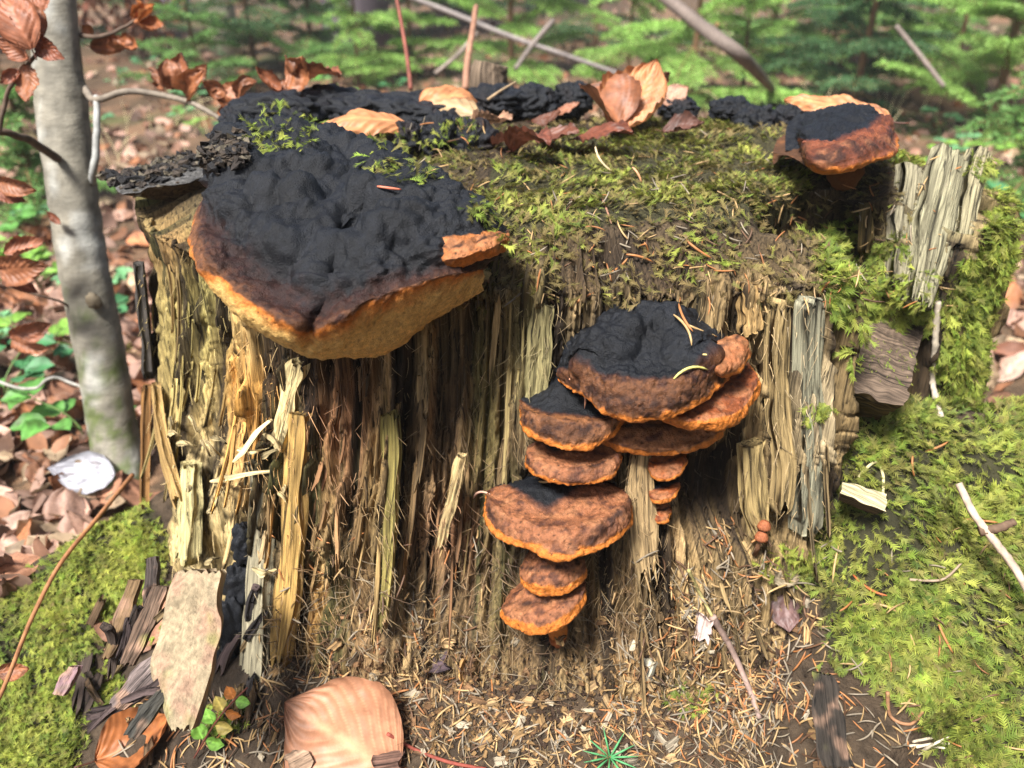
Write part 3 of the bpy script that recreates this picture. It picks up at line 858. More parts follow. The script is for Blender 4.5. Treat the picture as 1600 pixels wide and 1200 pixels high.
    c = c * (1 - .35 * sst(1.1, 1.2, T) * (1 - sst(.2, .45, pores)))[:, None]
    spot = (sst(1.1, 1.2, T) * sst(.18, .35, fbm(q[:, 0] * 70 + so, q[:, 1] * 70, q[:, 2] * 70, 29, 2)))
    c = mixc(c, K_BROWN, spot * .7)
    dots = (1 - sst(.08, .27, worley(q * 240 + so))) * sst(black, black + .1, b) * (1 - sst(1.0, 1.1, T)) * (sp1 > -.1)
    c = mixc(c, K_DBROWN * .5, dots * .9)
    return q, (n, m), T, np.clip(c, .004, .9), t

def add_bracket(root, att, rim, low, cap='cap', **kw):
    q, (n, m), T, c, t = bracket_mesh(att, rim, low, **kw)
    jr = int(np.argmin(np.abs(t - 1.12)))
    Q = q.reshape(n, m, 3); Cc = c.reshape(n, m, 3)
    o = obj(cap, Q[:, :jr + 1].reshape(-1, 3), grid_faces(n, jr + 1)[:, ::-1], M_CRUST, root, Cc[:, :jr + 1].reshape(-1, 3))
    obj('pore_surface', Q[:, jr:].reshape(-1, 3), grid_faces(n, m - jr)[:, ::-1], M_PORE, o, Cc[:, jr:].reshape(-1, 3))
    return o

def lowered(rim, dy, do=-.006):
    return [(x, y + dy, max(o + do, .002)) for x, y, o in rim]

FG = 'bracket fungi growing on the stump'
# the largest
f1 = empty('bracket_fungus', S(520, 380, .0), 'largest black knobbly bracket fungus with brown rim and ochre underside', 'bracket fungus', FG)
r1 = [(335, 292, .020), (311, 335, .045), (316, 392, .066), (345, 434, .080), (388, 472, .090), (446, 506, .100), (470, 516, .098), (486, 517, .088), (502, 514, .096), (545, 494, .100), (600, 470, .090), (680, 442, .075), (730, 430, .058), (757, 424, .040)]
l1 = [(336, 298, .012), (315, 342, .026), (322, 402, .044), (350, 446, .056), (390, 486, .068), (440, 520, .066), (492, 551, .058), (555, 554, .050), (612, 546, .044), (675, 500, .044), (725, 470, .036), (755, 452, .030)]
a1 = [(338, 285, .014), (365, 262, .020), (420, 244, .024), (500, 226, .024), (565, 226, .024), (640, 250, .022), (690, 300, .020), (735, 345, .016), (765, 395, .010)]
add_bracket(f1, a1, r1, l1, N=300, M=190, bulge=.022, lip=.004, lump=.018, lumpf=38, black=.84, dark=.955, seed=3, under_in=.03, orange=.068, nb=.03, no=.02, och=1.003, nbump=95, lipside=.055)
r1b = [(678, 388, .050), (686, 404, .062), (705, 408, .066), (740, 398, .064), (775, 388, .056), (796, 376, .045)]
a1b = [(676, 384, .044), (690, 370, .050), (715, 364, .052), (750, 362, .050), (778, 359, .044), (794, 362, .040)]
add_bracket(f1, a1b, r1b, lowered(r1b, 13, -.010), cap='side_lobe', N=110, M=70, bulge=.004, lip=.004, lump=.003, lumpf=120, black=.10, dark=.60, seed=5, browns=(K_BROWN * .7, srgb(150, 92, 50)))

# the black cluster in the middle
f2 = empty('bracket_fungus', S(1020, 560, .0), 'tiered black and rust bracket fungus cluster in the middle of the stump front', 'bracket fungus', FG)
r2e = [(938, 680, .022), (955, 692, .030), (990, 702, .036), (1030, 706, .038), (1078, 700, .036), (1122, 678, .030), (1135, 660, .022)]
a2e = [(940, 672, .010), (970, 655, .006), (1010, 650, .004), (1060, 650, .004), (1105, 652, .006), (1132, 655, .010)]
add_bracket(f2, a2e, r2e, lowered(r2e, 8), cap='tier', N=120, M=70, black=.0, dark=.55, seed=7, bulge=.010, lump=.002, browns=(srgb(70, 40, 28), K_BROWN))
r2b = [(811, 628, .018), (814, 655, .034), (838, 676, .046), (888, 692, .052), (930, 688, .050), (965, 668, .044), (975, 648, .034)]
a2b = [(818, 620, .008), (850, 606, .000), (880, 585, .0), (912, 590, .0), (945, 612, .008), (970, 640, .020)]
add_bracket(f2, a2b, r2b, lowered(r2b, 9), cap='side_lobe', N=140, M=90, black=.50, dark=.86, seed=9, bulge=.002, lip=.008, nb=.05, hollow=.1, hw=.25, lump=.002, orange=.05)
r2c = [(1035, 648, .050), (1065, 660, .056), (1110, 662, .056), (1150, 650, .050), (1176, 625, .040), (1184, 595, .028), (1172, 572, .018)]
a2c = [(1040, 640, .040), (1070, 625, .034), (1105, 606, .028), (1132, 590, .020), (1152, 574, .012), (1168, 566, .010)]
add_bracket(f2, a2c, r2c, lowered(r2c, 9), cap='side_lobe', N=140, M=80, black=-.1, dark=.35, seed=11, bulge=.006, lip=.005, lump=.002, browns=(srgb(84, 46, 28), srgb(120, 64, 34)), orange=.12)
r2a = [(873, 590, .012), (888, 600, .028), (915, 612, .050), (945, 630, .064), (990, 640, .070), (1040, 637, .070), (1075, 627, .066), (1115, 600, .052), (1138, 582, .034), (1130, 560, .014)]
a2a = [(874, 582, .006), (888, 560, .000), (905, 535, -.004), (940, 492, -.004), (985, 468, -.004), (1030, 474, -.004), (1080, 505, -.004), (1108, 540, -.004), (1124, 552, .004)]
l2a = [(873, 594, .010), (888, 606, .024), (917, 620, .044), (945, 644, .056), (990, 654, .060), (1040, 649, .060), (1075, 636, .056), (1115, 610, .044), (1138, 590, .028), (1130, 566, .010)]
add_bracket(f2, a2a, r2a, l2a, N=220, M=140, black=.78, dark=.99, seed=13, nbump=26, bulge=.006, lip=.010, nb=.04, bt=.66, lump=.008, lumpf=60, orange=.03)
r2d = [(1096, 560, .040), (1108, 574, .048), (1132, 580, .050), (1158, 568, .046), (1172, 548, .036), (1164, 532, .026)]
a2d = [(1096, 556, .034), (1106, 542, .026), (1122, 531, .020), (1140, 526, .018), (1158, 529, .020)]
add_bracket(f2, a2d, r2d, lowered(r2d, 7), cap='knob', N=80, M=60, black=-.2, dark=.45, seed=15, bulge=.012, lip=.006, lump=.002, browns=(K_BROWN, srgb(140, 86, 52)), orange=.03)

def simple(label, att, rim, low=None, name='bracket_fungus', **kw):
    e = empty(name, S(*att[len(att) // 2]), label, 'bracket fungus', FG)
    d = dict(N=130, M=80, black=.3, dark=.8, bulge=.010, lip=.008, lump=.0018, orange=.05, browns=(srgb(78, 48, 36), srgb(132, 84, 56)))
    d.update(kw)
    add_bracket(e, att, rim, low or lowered(rim, 5), **d)
    return e
r3 = [(823, 703, .014), (821, 722, .030), (845, 741, .042), (890, 752, .048), (935, 747, .046), (962, 730, .036), (969, 708, .022), (960, 694, .012)]
a3 = [(826, 698, .006), (845, 690, .0), (870, 684, -.004), (895, 684, -.004), (925, 684, -.004), (955, 690, .004)]
simple('rusty bracket directly under the black cluster with a dark hollow on top', a3, r3, black=.08, dark=.84, seed=21, hollow=.34, hu=.34, hw=.17, bulge=.006, lip=.006)
r5 = [(764, 768, .016), (761, 797, .036), (782, 829, .052), (820, 846, .062), (868, 863, .070), (930, 853, .066), (968, 830, .054), (986, 800, .036), (974, 768, .018)]
a5 = [(768, 764, .008), (795, 752, .0), (830, 745, -.004), (870, 742, -.004), (905, 744, -.004), (940, 750, -.002), (968, 762, .008)]
simple('broad rust brown bracket with bright orange rim in the middle of the lower row', a5, r5, black=.12, dark=.88, seed=23, bulge=.006, lip=.008, hollow=.34, hu=.42, hw=.20, N=190, M=110, low=lowered(r5, 7), orange=.07)
r6 = [(812, 890, .020), (816, 908, .036), (842, 920, .046), (878, 922, .050), (908, 908, .046), (918, 888, .034), (908, 868, .020)]
a6 = [(818, 882, .014), (835, 862, .010), (855, 852, .008), (875, 852, .008), (895, 856, .008), (906, 864, .012)]
simple('small rounded orange brown bracket between the broad one and the lowest one', a6, r6, black=-.2, dark=.74, seed=25, orange=.10, bulge=.014)
r7 = [(781, 952, .018), (790, 970, .034), (820, 982, .046), (850, 983, .050), (888, 966, .048), (914, 936, .038), (916, 914, .024)]
a7 = [(788, 944, .012), (805, 924, .006), (830, 910, .004), (860, 908, .004), (890, 908, .006), (912, 910, .014)]
f7 = simple('lowest orange rimmed bracket with a dripping orange tip beneath', a7, r7, black=-.2, dark=.62, seed=27, orange=.12)

def blob(C, rx, ry, rz, seed, nu=44, nv=30, lump=.3, f=3.0, axes=None, flat=.0, oct2=.12):
    """knobbly closed lump round C with its own three radii"""
    a = np.arange(nu) * 2 * math.pi / nu; b = np.linspace(-math.pi / 2, math.pi / 2, nv)
    A, B = np.meshgrid(a, b, indexing='ij')
    d = np.stack([np.cos(B) * np.cos(A), np.cos(B) * np.sin(A), np.sin(B)], -1).reshape(-1, 3)
    q = d * f * .5 + seed * 2.13
    r = 1 + lump * (.8 * (.55 - worley(q * .8, seed)) + 1.5 * np.abs(pn(q[:, 0] * .9 + seed, q[:, 1] * .9, q[:, 2] * .9, 3)) - .25) + oct2 * (.8 * (.5 - worley(q * 3.1, seed + 1)) * sst(-.2, .3, pn(q[:, 0], q[:, 1], q[:, 2], 9)) + 1.2 * fbm(q[:, 0] * 2.2, q[:, 1] * 2.2, q[:, 2] * 2.2, 4, 4))
    V = d * r[:, None] * np.array([rx, ry, rz])
    if axes is not None: V = V @ np.asarray(axes)
    F = [grid_faces(nu, nv, 0, True)]
    return V + np.asarray(C), F, d
# orange tip
tp = S(872, 975, .020)
V, F, d = blob(tp - np.array([0, 0, .008]), .007, .006, .014, 3, 24, 20, .2)
obj('tip', V, F, M_PORE, f7, np.where((d[:, 2] > -.2)[:, None], K_ORANGE * .8, K_RUST * .5))
for i, (att, rim, lab) in enumerate([
    ([(1014, 712, .006), (1032, 700, .002), (1052, 698, .002), (1068, 703, .006)], [(1013, 728, .018), (1022, 744, .026), (1045, 746, .030), (1066, 732, .026), (1074, 716, .014)], 'topmost of the three tiny orange brackets right of the rusty bracket'),
    ([(1017, 758, .006), (1032, 750, .002), (1050, 748, .002), (1061, 752, .006)], [(1013, 768, .016), (1024, 780, .024), (1042, 779, .026), (1056, 768, .022), (1062, 756, .012)], 'middle of the three tiny orange brackets, dark on its top'),
    ([(1020, 790, .004), (1030, 783, .001), (1042, 783, .001), (1047, 790, .004)], [(1018, 802, .014), (1026, 813, .020), (1040, 811, .020), (1049, 798, .012)], 'lowest of the three tiny orange brackets')]):
    simple(lab, att, rim, lowered(rim, 4, -.003), N=60, M=50, black=[-.2, .5, -.3][i], dark=.6, seed=31 + i, bulge=.005, lip=.003, lump=.001, browns=(srgb(90, 46, 26), srgb(140, 74, 36)))
# upper right
f9 = empty('bracket_fungus', S(1320, 215, .0), 'black bracket with thick rusty red rim at the upper right of the stump', 'bracket fungus', FG)
r9 = [(1250, 232, .026), (1262, 250, .044), (1300, 256, .056), (1350, 244, .060), (1388, 228, .052), (1395, 208, .034), (1376, 198, .020)]
a9 = [(1252, 230, .022), (1252, 200, .028), (1262, 184, .032), (1295, 178, .034), (1335, 186, .034), (1368, 196, .028)]
l9 = [(1251, 235, .024), (1266, 262, .034), (1300, 270, .040), (1350, 257, .046), (1388, 241, .040), (1395, 218, .026), (1376, 204, .016)]
add_bracket(f9, a9, r9, l9, N=150, M=90, black=.70, dark=.95, seed=41, bulge=.008, lip=.006, lump=.006, lumpf=70, browns=(srgb(84, 44, 30), srgb(128, 70, 44)), orange=.02, och=1.08, under=srgb(84, 56, 36))
V, F, d = blob(S(1322, 268, .012), .014, .012, .014, 4, 30, 22, .3)
obj('stalk', V, F, M_PORE, f9, np.broadcast_to(srgb(96, 60, 34), V.shape))

# black crusts lying over the top
def crust(px, py, wpx, hpx, z, label, seed, depth_ratio=.7, parts=1, brown=0.0):
    """black lumpy crust whose silhouette spans wpx x hpx photo pixels, centred on (px, py)"""
    C = Zp(px, py, z)
    D = (C - CAM) @ FW
    rx = wpx / 2 / FPX * D; rz = hpx / 2 / FPX * D * .95
    sp = Soup(); rr = np.random.RandomState(seed)
    e = empty('crust_fungus', (C[0], C[1], z - .02), label, 'crust fungus', 'black crusts over the stump top')
    for k in range(parts):
        u = 0 if parts == 1 else (k / (parts - 1) - .5) * 1.25
        s = 1 if parts == 1 else rr.uniform(.5, .8)
        cc = C + np.array([u * rx, rr.uniform(-.3, .3) * rx * (parts > 1), rr.uniform(-.2, .15) * rz * (parts > 1)])
        V, F, d = blob(cc, rx * s * (.62 if parts > 1 else 1), rx * depth_ratio * s, rz * (1 if parts == 1 else rr.uniform(.75, 1.0)), seed + k, 110, 64, .34, 5.0, None, 0, .08)
        q = V * 200
        c = K_BLACK * (1 + .8 * pn(q[:, 0] * .2, q[:, 1] * .2, q[:, 2] * .2, 5))[:, None]
        c = c + (srgb(46, 32, 26) - c) * (sst(-.1 + .2 * (1 - brown), .4, fbm(q[:, 0] * .15, q[:, 1] * .15, q[:, 2] * .15, 8 + seed, 2)) * max(brown, .15))[:, None]
        obj('lump' if parts > 1 else 'crust', V, F, M_CRUST, e, np.clip(c, .004, .9))
    return e
crust(540, 168, 330, 74, .432, 'long black knobbly crust along the left back of the top', 51, .5, 4)
crust(415, 208, 130, 80, .420, 'black crust lump with moss on it at the left of the top', 53, .8, 2)
crust(368, 188, 46, 42, .428, 'small glossy black knob at the far left end of the crusts', 55, 1.0)
crust(690, 218, 175, 82, .420, 'black dome with moss sprigs behind the largest bracket', 57, .8, 3, .4)
crust(835, 158, 190, 66, .428, 'flat black crust at the back beside the upright beech leaf', 59, .6, 3)
crust(1098, 172, 130, 46, .420, 'low black crust right of the upright beech leaf', 61, .7, 2)
crust(1235, 186, 165, 62, .418, 'black crust of rolled lumps behind the rusty upper right bracket', 63, .6, 3, .5)
crust(700, 190, 90, 40, .425, 'small black crust under the pale rolled leaf', 65, .8)

# crumbled black bark at the upper left corner, and the charred face low on the left
sp = Soup(); rr = np.random.RandomState(9)
refresh()
for i in range(460):
    x, y = rr.uniform(160, 385), 0
    y = np.interp(x, [160, 240, 300, 385], [285, 270, 250, 240]) + rr.normal(0, 12) - 6
    p0, n0, ob = hit(x, y)
    if p0 is None or p0[1] > 1.1: continue
    s = rr.uniform(.0015, .0055)
    V, F, d = blob(p0 + np.array([0, 0, s * .3]), s, s * rr.uniform(.6, 1), s * rr.uniform(.3, .7), int(rr.randint(30)), 7, 5, .5, 4)
    V = V + rr.normal(0, s * .28, V.shape) * (np.abs(d[:, 2:3]) < .95)
    sp.add(V, F, [srgb(44, 38, 34), srgb(70, 60, 50), srgb(30, 28, 28), srgb(92, 84, 70)][i % 4] * rr.uniform(.6, 1.2))
V, F, C_ = sp.get()
obj('charred_crumbs', V, F, M_CRUST, STUMP, C_, False, 'stuff')
# ================================================================== SCATTER
def frames(d, n):
    """rotation matrices with x along d, z near n  (k,3,3), columns x,y,z"""
    x = norm(d); y = norm(np.cross(n, x)); z = np.cross(x, y)
    return np.stack([x, y, z], -1)

def scatter_mesh(protos, pos, R, s, col, pick):
    """join copies of prototype meshes (V, F3) placed by frames; colour per copy"""
    Vs, Fs, Cs, k = [], [], [], 0
    for i, (V, F, shade) in enumerate(protos):
        m = np.where(pick == i)[0]
        if not len(m): continue
        W = np.einsum('kij,vj->kvi', R[m], V) * s[m][:, None, None] + pos[m][:, None]
        Vs.append(W.reshape(-1, 3).astype(np.float32))
        Fs.append((F[None] + (np.arange(len(m)) * len(V))[:, None, None] + k).reshape(-1, F.shape[1]))
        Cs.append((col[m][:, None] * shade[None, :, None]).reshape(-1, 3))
        k += len(m) * len(V)
    return np.concatenate(Vs), np.concatenate(Fs), np.concatenate(Cs)

def moss_sprig(seed, pairs=7, arch=.5):
    """feather-moss sprig 1 long: a thin arched stem with paired leaflets"""
    r = np.random.RandomState(seed)
    t = np.linspace(0, 1, pairs + 2)
    yb = r.normal(0, .12)
    st = np.stack([t * (1 - .15 * t), yb * t ** 2, arch * (t - .55 * t ** 2)], 1)
    V, F, sh = [], [], []
    for i in range(1, pairs + 2):
        tg = norm(st[i] - st[i - 1]); sd = norm(np.cross([0, 0, 1], tg)); up = np.cross(tg, sd)
        L = .30 * math.sin(math.pi * min(1, .25 + .75 * (1 - t[i]) + .12)) + .07
        for sgn in (-1, 1):
            L2 = L * r.uniform(.7, 1.25)
            tip = st[i] + (tg * .75 + sd * sgn * r.uniform(.5, .85) + up * r.uniform(-.1, .35)) * L2
            w_ = .055
            k = len(V)
            V += [st[i] - tg * w_, st[i] + tg * w_, tip]
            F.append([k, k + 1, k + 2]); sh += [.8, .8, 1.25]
    k = len(V)
    wv = np.array([0, .022, 0])
    V += [st[0] - wv, st[0] + wv, st[-1]]
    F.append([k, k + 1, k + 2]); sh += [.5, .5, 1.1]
    return np.array(V), np.array(F), np.array(sh)
SPRIGS = [moss_sprig(i, 6 + i % 3, .25 + .12 * (i % 4)) for i in range(8)]

def sample_surface(V, N, mask, shape, count, closed, rr):
    """random points on a grid mesh, by area times mask"""
    n, m = shape
    F = grid_faces(n, m, 0, closed)
    mk = mask[F].mean(1)
    F = F[mk > .02]; mk = mk[mk > .02]
    a, b, c, d = V[F[:, 0]], V[F[:, 1]], V[F[:, 2]], V[F[:, 3]]
    fn = np.cross(c - a, d - b)
    ar = np.linalg.norm(fn, axis=1)
    ar = np.minimum(ar, np.percentile(ar, 97) * 1.5)
    p = ar * mk; p /= p.sum()
    f = rr.choice(len(F), count, p=p)
    u, v = rr.rand(count, 1), rr.rand(count, 1)
    pt = a[f] * (1 - u) * (1 - v) + b[f] * u * (1 - v) + c[f] * u * v + d[f] * (1 - u) * v
    nn = norm(fn[f]) if N is None else N[F[f, 0]]
    return pt, nn, F[f, 0]

MG1, MG2, MG3, MG4 = srgb(132, 158, 58), srgb(174, 178, 78), srgb(74, 100, 38), srgb(124, 106, 68)
def moss(name, label, pts, nn, size, mix, seed, hang=.35, lift=.5, mat=None, kind='stuff'):
    rr = np.random.RandomState(seed)
    k = len(pts)
    nn = norm(nn)
    rnd = rr.normal(size=(k, 3))
    # neighbouring sprigs lean the same way
    q = pts * 28
    fl = np.stack([pn(q[:, 0], q[:, 1], q[:, 2], s_) for s_ in (71, 72, 73)], 1) * 2.2
    d = rnd * .55 + fl + np.array([0, -.25, -hang])
    d = d - nn * (d * nn).sum(1, keepdims=True)
    d = norm(d) + nn * (lift * rr.uniform(.2, 1.3, (k, 1)))
    R = frames(d, nn + rr.normal(0, .25, (k, 3)))
    s = size * rr.uniform(.55, 1.4, k)
    cl = fbm(pts[:, 0] * 22, pts[:, 1] * 22, pts[:, 2] * 22, seed, 3)
    pick = rr.randint(0, len(SPRIGS), k)
    w_ = np.array(mix, float)
    base = np.stack([MG1, MG2, MG3, MG4])
    ch = np.clip(cl[:, None] * 1.6 + rr.normal(0, .35, (k, 1)), -1, 1)
    tw = np.stack([w_[0] + 0 * ch[:, 0], w_[1] * np.clip(1 + ch[:, 0], 0, 2), w_[2] * np.clip(1 - ch[:, 0], 0, 2), w_[3] * np.exp(2.0 * pn(pts[:, 0] * 40, pts[:, 1] * 40, pts[:, 2] * 40, seed + 3))], 1)
    tw = tw * rr.gamma(1.2, 1, tw.shape); tw /= tw.sum(1, keepdims=True)
    col = (tw @ base) * rr.uniform(.6, 1.25, (k, 1))
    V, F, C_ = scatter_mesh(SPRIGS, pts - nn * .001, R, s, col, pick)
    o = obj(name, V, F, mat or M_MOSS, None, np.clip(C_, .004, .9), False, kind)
    return tag(o, label, 'moss')

rr = np.random.RandomState(77)
# surface normals of the carved stump
def grid_normals(V, shape, closed):
    n, m = shape
    B = V.reshape(n, m, 3)
    du = (np.roll(B, -1, 0) - np.roll(B, 1, 0)) if closed else np.gradient(B, axis=0)
    return norm(np.cross(du, np.gradient(B, axis=1))).reshape(-1, 3)
SNr = norm(grid_normals(SV, SSH, True) * .4 + SN)
spx, spy, _ = project(SV)
topmask = (SMOSS * (in_poly(spx, spy, POLY_TOP) | (spx < 800))) * np.clip(.35 + 1.6 * fbm(SV[:, 0] * 24, SV[:, 1] * 24, SV[:, 2] * 24, 81, 2), 0, 1.2)
p_, n_, i_ = sample_surface(SV, SNr, topmask, SSH, 9500, True, rr)
moss('moss', 'sparse olive green moss mat over the front of the stump top', p_, n_, .0088, (.6, .8, .5, 2.0), 1, .2, .5)
rm = SMOSS * (in_poly(spx, spy, POLY_RIM_R) | in_poly(spx, spy, POLY_SHELF)) * np.clip(.7 + fbm(SV[:, 0] * 20, SV[:, 1] * 20, SV[:, 2] * 20, 82, 2), .1, 1.2)
p_, n_, i_ = sample_surface(SV, SNr, rm, SSH, 15000, True, rr)
moss('moss', 'bright moss hanging down the right edge of the stump', p_, n_, .0100, (1, 1.0, .8, .5), 2, 1.0, .45)
GN = grid_normals(GV, GSH, False)
gpx, gpy, gd = project(GV)
POLY_ROOT_R2 = POLY_ROOT_R + []
mr_ = (in_poly(gpx, gpy, POLY_ROOT_R) | in_poly(gpx, gpy, [(1430, 470), (1600, 430), (1640, 720), (1400, 720)])) & (gd < 1.1)
mr_ = mr_ * np.clip(.6 + 1.5 * fbm(GV[:, 0] * 18, GV[:, 1] * 18, 0, 83, 3), .14, 1.3)
p_, n_, i_ = sample_surface(GV, GN, mr_, GSH, 27000, False, rr)
moss('moss', 'thick bright green moss over the root at the lower right', p_, n_, .0108, (1.1, 1.1, 1.2, 1.3), 3, .4, .6)
ml_ = (in_poly(gpx, gpy, POLY_ROOT_L) & (gd < .95)) * np.clip(.6 + 1.5 * fbm(GV[:, 0] * 20, GV[:, 1] * 20, 0, 84, 3), .25, 1.3)
p_, n_, i_ = sample_surface(GV, GN, ml_, GSH, 10500, False, rr)
moss('moss', 'yellow green moss on the low root at the lower left', p_, n_, .0088, (.9, 1.2, .7, .8), 4, .3, .5)
tm2 = ((spx > 560) & (spx < 1420) & (spy > 120) & (spy < 470) & (SV[:, 2] > .33)) * np.clip(.4 + 1.4 * fbm(SV[:, 0] * 30, SV[:, 1] * 30, SV[:, 2] * 30, 85, 2), 0, 1.2)
p_, n_, i_ = sample_surface(SV, SNr, tm2, SSH, 11000, True, rr)
moss('moss', 'dead brown moss threads matted over the stump top', p_, n_, .0085, (.05, .12, .15, 4.0), 6, .3, .45)
# small tufts: on the crusts, on wood, on the litter
refresh()
def tuft(px, py, rpx, count, label, size=.009, mix=(1, 1, .5, .3), seed=5):
    P_, N_ = [], []
    for i in range(count * 3):
        a, r_ = rr.uniform(0, 6.28), rpx * math.sqrt(rr.rand())
        p0, n0, ob = hit(px + r_ * math.cos(a), py + r_ * math.sin(a) * .6)
        if p0 is not None and p0[1] < 1.2: P_.append(p0); N_.append(n0)
        if len(P_) >= count: break
    if P_: moss('moss_tuft', label, np.array(P_), np.array(N_), size, mix, seed)
TUFTS = [(1430, 455, 60, 150, 'moss climbing the foot of the grey upright plank'), (1540, 260, 30, 120, 'moss crest over the right end of the stump top'), (225, 950, 80, 420, 'yellow green moss over the bark heap at the lower left'), (150, 1080, 70, 380, 'moss among the bark bits at the far lower left'), (440, 202, 60, 130, 'olive moss tuft on the left black crust of the top'), (715, 205, 40, 45, 'bright moss sprigs on the black dome behind the largest bracket'),
         (640, 245, 70, 130, 'green moss along the back edge of the largest bracket'), (770, 315, 45, 120, 'moss tuft between the largest bracket and the mossy top'),
         (1070, 1085, 38, 110, 'small round green moss tuft on the pale litter'), (1285, 640, 22, 90, 'moss up the edge of the greyish pale slab'),
         (835, 365, 60, 140, 'moss fringe at the broken rim right of the largest bracket'), (1100, 390, 60, 80, 'thin moss strands on the dark rim above the black cluster'),
         (200, 545, 14, 40, 'moss on the charred bark strip at the left'), (345, 1120, 45, 90, 'pale moss beside the bark slab at the lower left'),
         (1380, 560, 60, 110, 'moss across the square wood block'), (1240, 880, 50, 120, 'green moss at the foot of the right hand hollow')]
for k_, t_ in enumerate(TUFTS): tuft(*t_, seed=10 + k_, mix=(.8, 1, .5, 1.0) if k_ in (0, 6, 7, 10) else (1, 1, .5, .3))
# ================================================================== LEAVES
B_LIGHT, B_MID, B_DARK, B_PINK, B_TAN = srgb(184, 126, 84), srgb(140, 90, 62), srgb(86, 52, 40), srgb(206, 158, 132), srgb(196, 164, 122)
def leaf_mesh(L=1.0, W=.6, bend=1.0, roll=1.0, fold=.2, twist=0.0, wave=.03, seed=0, nu=72, nv=31, col=B_MID, vein=.45, corr=.016, holes=0, stalk=.18, nveins=8, edge_curl=0.0, tear=.05, mott=.5):
    """beech leaf, midrib along +x, face up +z: bent along its length, rolled across, corrugated along its veins"""
    r = np.random.RandomState(seed)
    u = np.linspace(0, 1, nu); v = np.linspace(-1, 1, nv)
    U, Vv = np.meshgrid(u, v, indexing='ij')
    hw = W / 2 * np.clip(np.sin(np.pi * np.clip(U, 0, 1) ** .82), 0, 1) ** .8 * (1 - .25 * sst(.7, 1, U))
    hw = hw * (1 + tear * 2.2 * pn(U * 5 + seed, np.sign(Vv) * 5.0, 0, seed % 30) * (tear > .06) + tear * pn(U * 14 + seed, np.sign(Vv) * 3.0, 0, seed % 30) * (np.abs(Vv) > .8))
    ph = (U - .55 * np.abs(Vv) * W) * nveins * 2 * np.pi
    z0 = corr * np.cos(ph) * (np.abs(Vv) > .02) * np.sqrt(np.clip(np.abs(Vv), 0, 1)) + wave * fbm(U * 2.6 + seed, Vv * 1.6, 0, seed % 37, 2) * 2 + fold * np.abs(Vv) * hw + .030 * np.abs(Vv) ** 3 * np.sin(U * 17 + 2 * np.sign(Vv) + seed) * np.sin(np.pi * U)
    # roll across the width
    c = Vv * hw
    rl = roll * (1 + .5 * pn(U * 2 + seed, 0 * U, 0, 5)) + edge_curl * np.abs(Vv) ** 3
    ang = c / (W / 2) * rl
    y = np.where(np.abs(rl) > 1e-3, np.sin(ang) / np.where(np.abs(rl) < 1e-3, 1, rl) * W / 2, c)
    z = np.where(np.abs(rl) > 1e-3, (1 - np.cos(ang)) / np.where(np.abs(rl) < 1e-3, 1, rl) * W / 2, 0) + z0
    # bend along the length
    ba = bend * (U - .4)
    cx = np.cumsum(np.cos(bend * (u - .4))) / nu * L; cz = np.cumsum(np.sin(bend * (u - .4))) / nu * L
    x = cx[:, None] - np.sin(ba) * z; zz = cz[:, None] + np.cos(ba) * z
    tw = twist * (U - .5)
    y, zz = y * np.cos(tw) - (zz - cz[:, None]) * np.sin(tw), cz[:, None] + y * np.sin(tw) + (zz - cz[:, None]) * np.cos(tw)
    V = np.stack([x, y, zz], -1).reshape(-1, 3)
    vn = np.exp(-((np.mod(ph / (2 * np.pi) + .5, 1) - .5) / .09) ** 2) * (np.abs(Vv) > .03)
    mid = np.exp(-(Vv / .10) ** 2)
    n1 = fbm(U * 5 + seed, Vv * 3, 0, 41, 3)
    cc = np.asarray(col)[None, None] * (1 + mott * n1)[..., None]
    cc = cc * (1 + vein * np.maximum(vn * .6, mid))[..., None]
    ed = sst(.75, 1.0, np.abs(Vv))[..., None] * .3
    cc = cc * (1 - ed)
    st = sst(.22, .5, fbm(U * 4 + seed * 2, Vv * 2.5, 0, 43, 2))[..., None] * min(.6, mott * 1.2)
    cc = cc + (B_DARK * .5 - cc) * st
    F = grid_faces(nu, nv)
    if holes:
        fc = F.mean(1); uf = U.ravel()[F].mean(1); vf = Vv.ravel()[F].mean(1)
        keep = np.ones(len(F), bool)
        for _ in range(holes):
            a, b = r.uniform(.3, .8), r.uniform(-.6, .6)
            keep &= ((uf - a) / .05) ** 2 + ((vf - b) / .14) ** 2 > 1
        F = F[keep]
    Vs, Fs, Cs = [V], [F], [cc.reshape(-1, 3)]
    if stalk:
        b0 = V.reshape(nu, nv, 3)[0, nv // 2]; t0 = norm(V.reshape(nu, nv, 3)[1, nv // 2] - b0)
        s_ = np.linspace(0, 1, 5)[:, None]
        tv, tf = tube(b0 + t0 * .02 - t0 * s_ * stalk + np.array([0, 0, .05]) * s_ ** 2, .010 * L, 4)
        Vs.append(tv); Fs += [f + len(V) for f in tf]; Cs.append(np.broadcast_to(B_DARK, tv.shape))
    Cc = np.clip(np.concatenate(Cs), .004, .9)
    return np.concatenate(Vs), Fs, Cc

def place(V, base, tipdir, normal, scale=1.0):
    R = frames(np.asarray(tipdir, float)[None], np.asarray(normal, float)[None])[0]
    return (V * scale) @ R.T + np.asarray(base)

